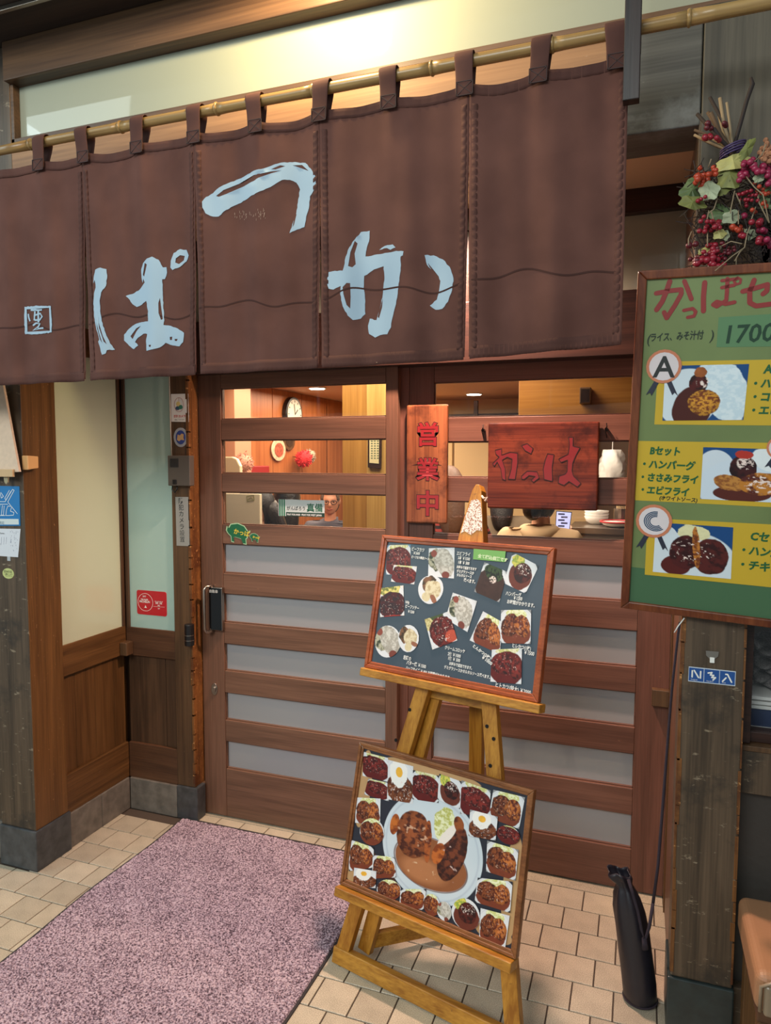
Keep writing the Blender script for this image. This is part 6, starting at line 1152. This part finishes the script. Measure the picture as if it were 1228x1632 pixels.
    if style == 'bun': o.ball(Wd([rotp((-.02, c[1]-.115, c[2]-.085))])[0], .042, .040, .050, 12, 10)
    solid(o.build('hair', hair, t, smooth=True), .010, 1)
    for sx in (-1, 1):
        e = Wd([rotp((sx*.030, c[1]+.078, c[2]+.004))])[0]; MB().ball(e, .010, .010, .007, 10, 8).build('eye', flat(60, 44, 40), t, smooth=True)
    m_ = MB().tube([Wd([rotp((x, c[1]+.0935-abs(x)*.25, c[2]-.060+abs(x)*.12))])[0] for x in (-.024, -.012, 0, .012, .024)], [.002, .0042, .005, .0042, .002], 6).build('mouth', flat(150, 70, 64), t, smooth=True)
    if glasses:
        mb = MB()
        for sx in (-1, 1): mb.tube([Wd([rotp((sx*.032+.024*math.cos(a_), c[1]+.098, c[2]+.002+.017*math.sin(a_)))])[0] for a_ in [2*PI*k/16 for k in range(17)]], .0028, 6); mb.tube(Wd([rotp((sx*.056, c[1]+.096, c[2]+.006)), rotp((sx*.080, c[1]+.03, c[2]+.008))]), .0025, 5)
        mb.tube(Wd([rotp((-.008, c[1]+.1, c[2]+.004)), rotp((.008, c[1]+.1, c[2]+.004))]), .0025, 5); mb.build('glasses', M['ink'], t)
    cl = [(0, 0, .50, .155, .125), (0, .02, .66, .15, .12), (0, lean*.5, .84, .165, .125), (0, lean*.8, .985, .15, .11), (0, lean*.90, 1.05, .085, .075), (0, lean*.93, 1.095, .066, .062)]; ec = [(0, 1), (1, 2), (2, 3), (3, 4), (4, 5)]
    for sx, hnd in ((-1, hl), (1, hr)):
        k = len(cl); el = ((sx*.235+hnd[0])/2+sx*.07, (lean*.8+hnd[1])/2-.02, min(.80, hnd[2]+.02) if hnd[2] < .95 else .84); wr_ = np.array(el)+(np.array(hnd)-np.array(el))*.76; cl += [(sx*.17, lean*.8, 1.005, .080), (*el, .060), (*wr_, .042)]; ec += [(3, k), (k, k+1), (k+1, k+2)]
    V, Fc = skinmesh(cl, ec); MB().add(Wd(V), Fc).build('jacket', top, t, smooth=True)
    if hood: V, Fc = skinmesh([(-.085, lean+.01, 1.065, .045, .035), (-.06, lean-.05, 1.06, .058, .042), (0, lean-.085, 1.03, .085, .05), (.06, lean-.05, 1.06, .058, .042), (.085, lean+.01, 1.065, .045, .035)], [(0, 1), (1, 2), (2, 3), (3, 4)]); MB().add(Wd(V), Fc).build('hood', top, t, smooth=True)
    tr = [(0, 0, .52, .14, .11)]; et = []
    for sx in (-1, 1): k = len(tr); tr += [(sx*.10, .05, .505, .10), (sx*.12, .42, .485, .076), (sx*.12, .44, .24, .062), (sx*.12, .42, .10, .055)]; et += [(0, k), (k, k+1), (k+1, k+2), (k+2, k+3)]
    V, Fc = skinmesh(tr, et); MB().add(Wd(V), Fc).build('trousers', flat(*trousers), t, smooth=True)
    # the stool that carries the figure
    s_ = thing('stool', 'dark wooden stool under the '+lab.split(' seated')[0].split(' seen')[0].split(' looking')[0].split(', near')[0], 'stool', (base[0], base[1], 0)); zs = .38+dz*.8
    MB().box(base[0]-.18, base[0]+.18, base[1]-.16, base[1]+.16, zs-.04, zs).build('seat', M['darkwood'], s_, .01)
    for dx in (-.15, .12):
        for dy in (-.13, .10): MB().box(base[0]+dx, base[0]+dx+.03, base[1]+dy, base[1]+dy+.03, 0, zs-.04).build('leg', M['darkwood'], s_, .002)
    return t
BLK = plain('black_knit', C(30, 28, 34), .9); GRY = plain('grey_knit', C(84, 84, 96), .9); BEI = plain('beige_fleece', C(206, 176, 140), .95, bump=.3, bscale=40); OLV = plain('olive_coat', C(112, 98, 80), .9)
def plaid():
    m, nt, p = newmat('red_black_plaid'); N = nt.nodes; tc = N.new('ShaderNodeTexCoord'); w = N.new('ShaderNodeTexWave'); w.inputs['Scale'].default_value = 9; w.bands_direction = 'Z'; nt.links.new(tc.outputs['Object'], w.inputs['Vector']); w.inputs['Distortion'].default_value = 2.5
    r = N.new('ShaderNodeValToRGB'); r.color_ramp.elements[0].position = .45; r.color_ramp.elements[0].color = C(36, 24, 28); r.color_ramp.elements[1].position = .6; r.color_ramp.elements[1].color = C(150, 56, 50); nt.links.new(w.outputs[0], r.inputs[0]); nt.links.new(r.outputs[0], p.inputs['Base Color']); p.inputs['Roughness'].default_value = .9; return m
PHP = onY(899, 838, 4.12); _h = onY(862, 803, 3.8); _dx, _dy = PHP[0]-_h[0], PHP[1]-_h[1]; PHH = (_dx*math.cos(-.12)+_dy*math.sin(-.12)+.02, -_dx*math.sin(-.12)+_dy*math.cos(-.12)+.10, float(PHP[2]-_h[2]+1.20-.03))
person('man with dark glasses and grey sweater seated facing the doors', (526, 806), 5.45, PI+.40, GRY, SKIN, HAIRG, 'short', True, ((-.05, .30, 1.00), (.12, .32, 1.00)), .14, .12)
person('person with thick black hair in black sweater seen from behind', (457, 806), 4.35, .45, BLK, SKIN2, HAIR, 'long', False, None, .12)
person('woman with dark hair looking down, face partly hidden by cream screen', (419, 818), 3.75, 2.2, BLK, SKIN2, HAIR, 'long', False, None, .10, .25)
person('person in beige hooded fleece with dark tied hair, seen from behind', (862, 803), 3.8, -.12, BEI, SKIN2, HAIR, 'bun', False, ((-.26, .18, .92), PHH), .10, .15, hood=True)
person('person in olive coat seated with back to the doors behind the easel tip', (799, 792), 5.0, .2, OLV, SKIN2, HAIR, 'long', False, None, .12, .2)
person('person in red and black plaid with white hood, near right door edge', (716, 790), 4.15, .35, plaid(), SKIN2, plain('brown_hair', C(96, 66, 48), .5, bump=.6, bscale=90), 'long', False, None, .14, .2, hood=True)
F = FY(4.10); q = [F.loc(*p) for p in ((886, 814), (911, 816), (907, 848), (884, 845))]; t = thing('smartphone', 'smartphone with bright chat screen held up by person in beige fleece', 'phone', F.pt(*np.mean(q, 0))); MB().prism(F, q[::-1], -.008, 0).build('body', M['black'], t, .002)
c_ = np.mean(q, 0); MB().prism(F, [tuple(c_+(np.array(p)-c_)*.92) for p in q][::-1], 0, .0008).build('screen', plain('lit_screen', C(176, 184, 226), .3, emit=.8), t); mb = MB()
for k in range(5): x, y = c_+np.array([-.028+(k % 2)*.016, .036-.017*k]); mb.fbox(F, x, x+.036, y, y+.009, .0008, .0014)
mb.build('message_bubble', flat(70, 80, 130), t)
for nm, x0, x1, y0, y1, lab in (('dining_table', -2.75, -2.35, 4.78, 4.96, 'wooden dining table between the guests by the orange wall'),):
    t = thing(nm, lab, 'table', ((x0+x1)/2, (y0+y1)/2, 0)); MB().box(x0, x1, y0, y1, .67, .70).build('top', M['wall_brown_x'], t, .004)
    for x in (x0+.03, x1-.08):
        for y in (y0+.03, y1-.08): MB().box(x, x+.05, y, y+.05, 0, .67).build('leg', M['wall_brown'], t, .002)
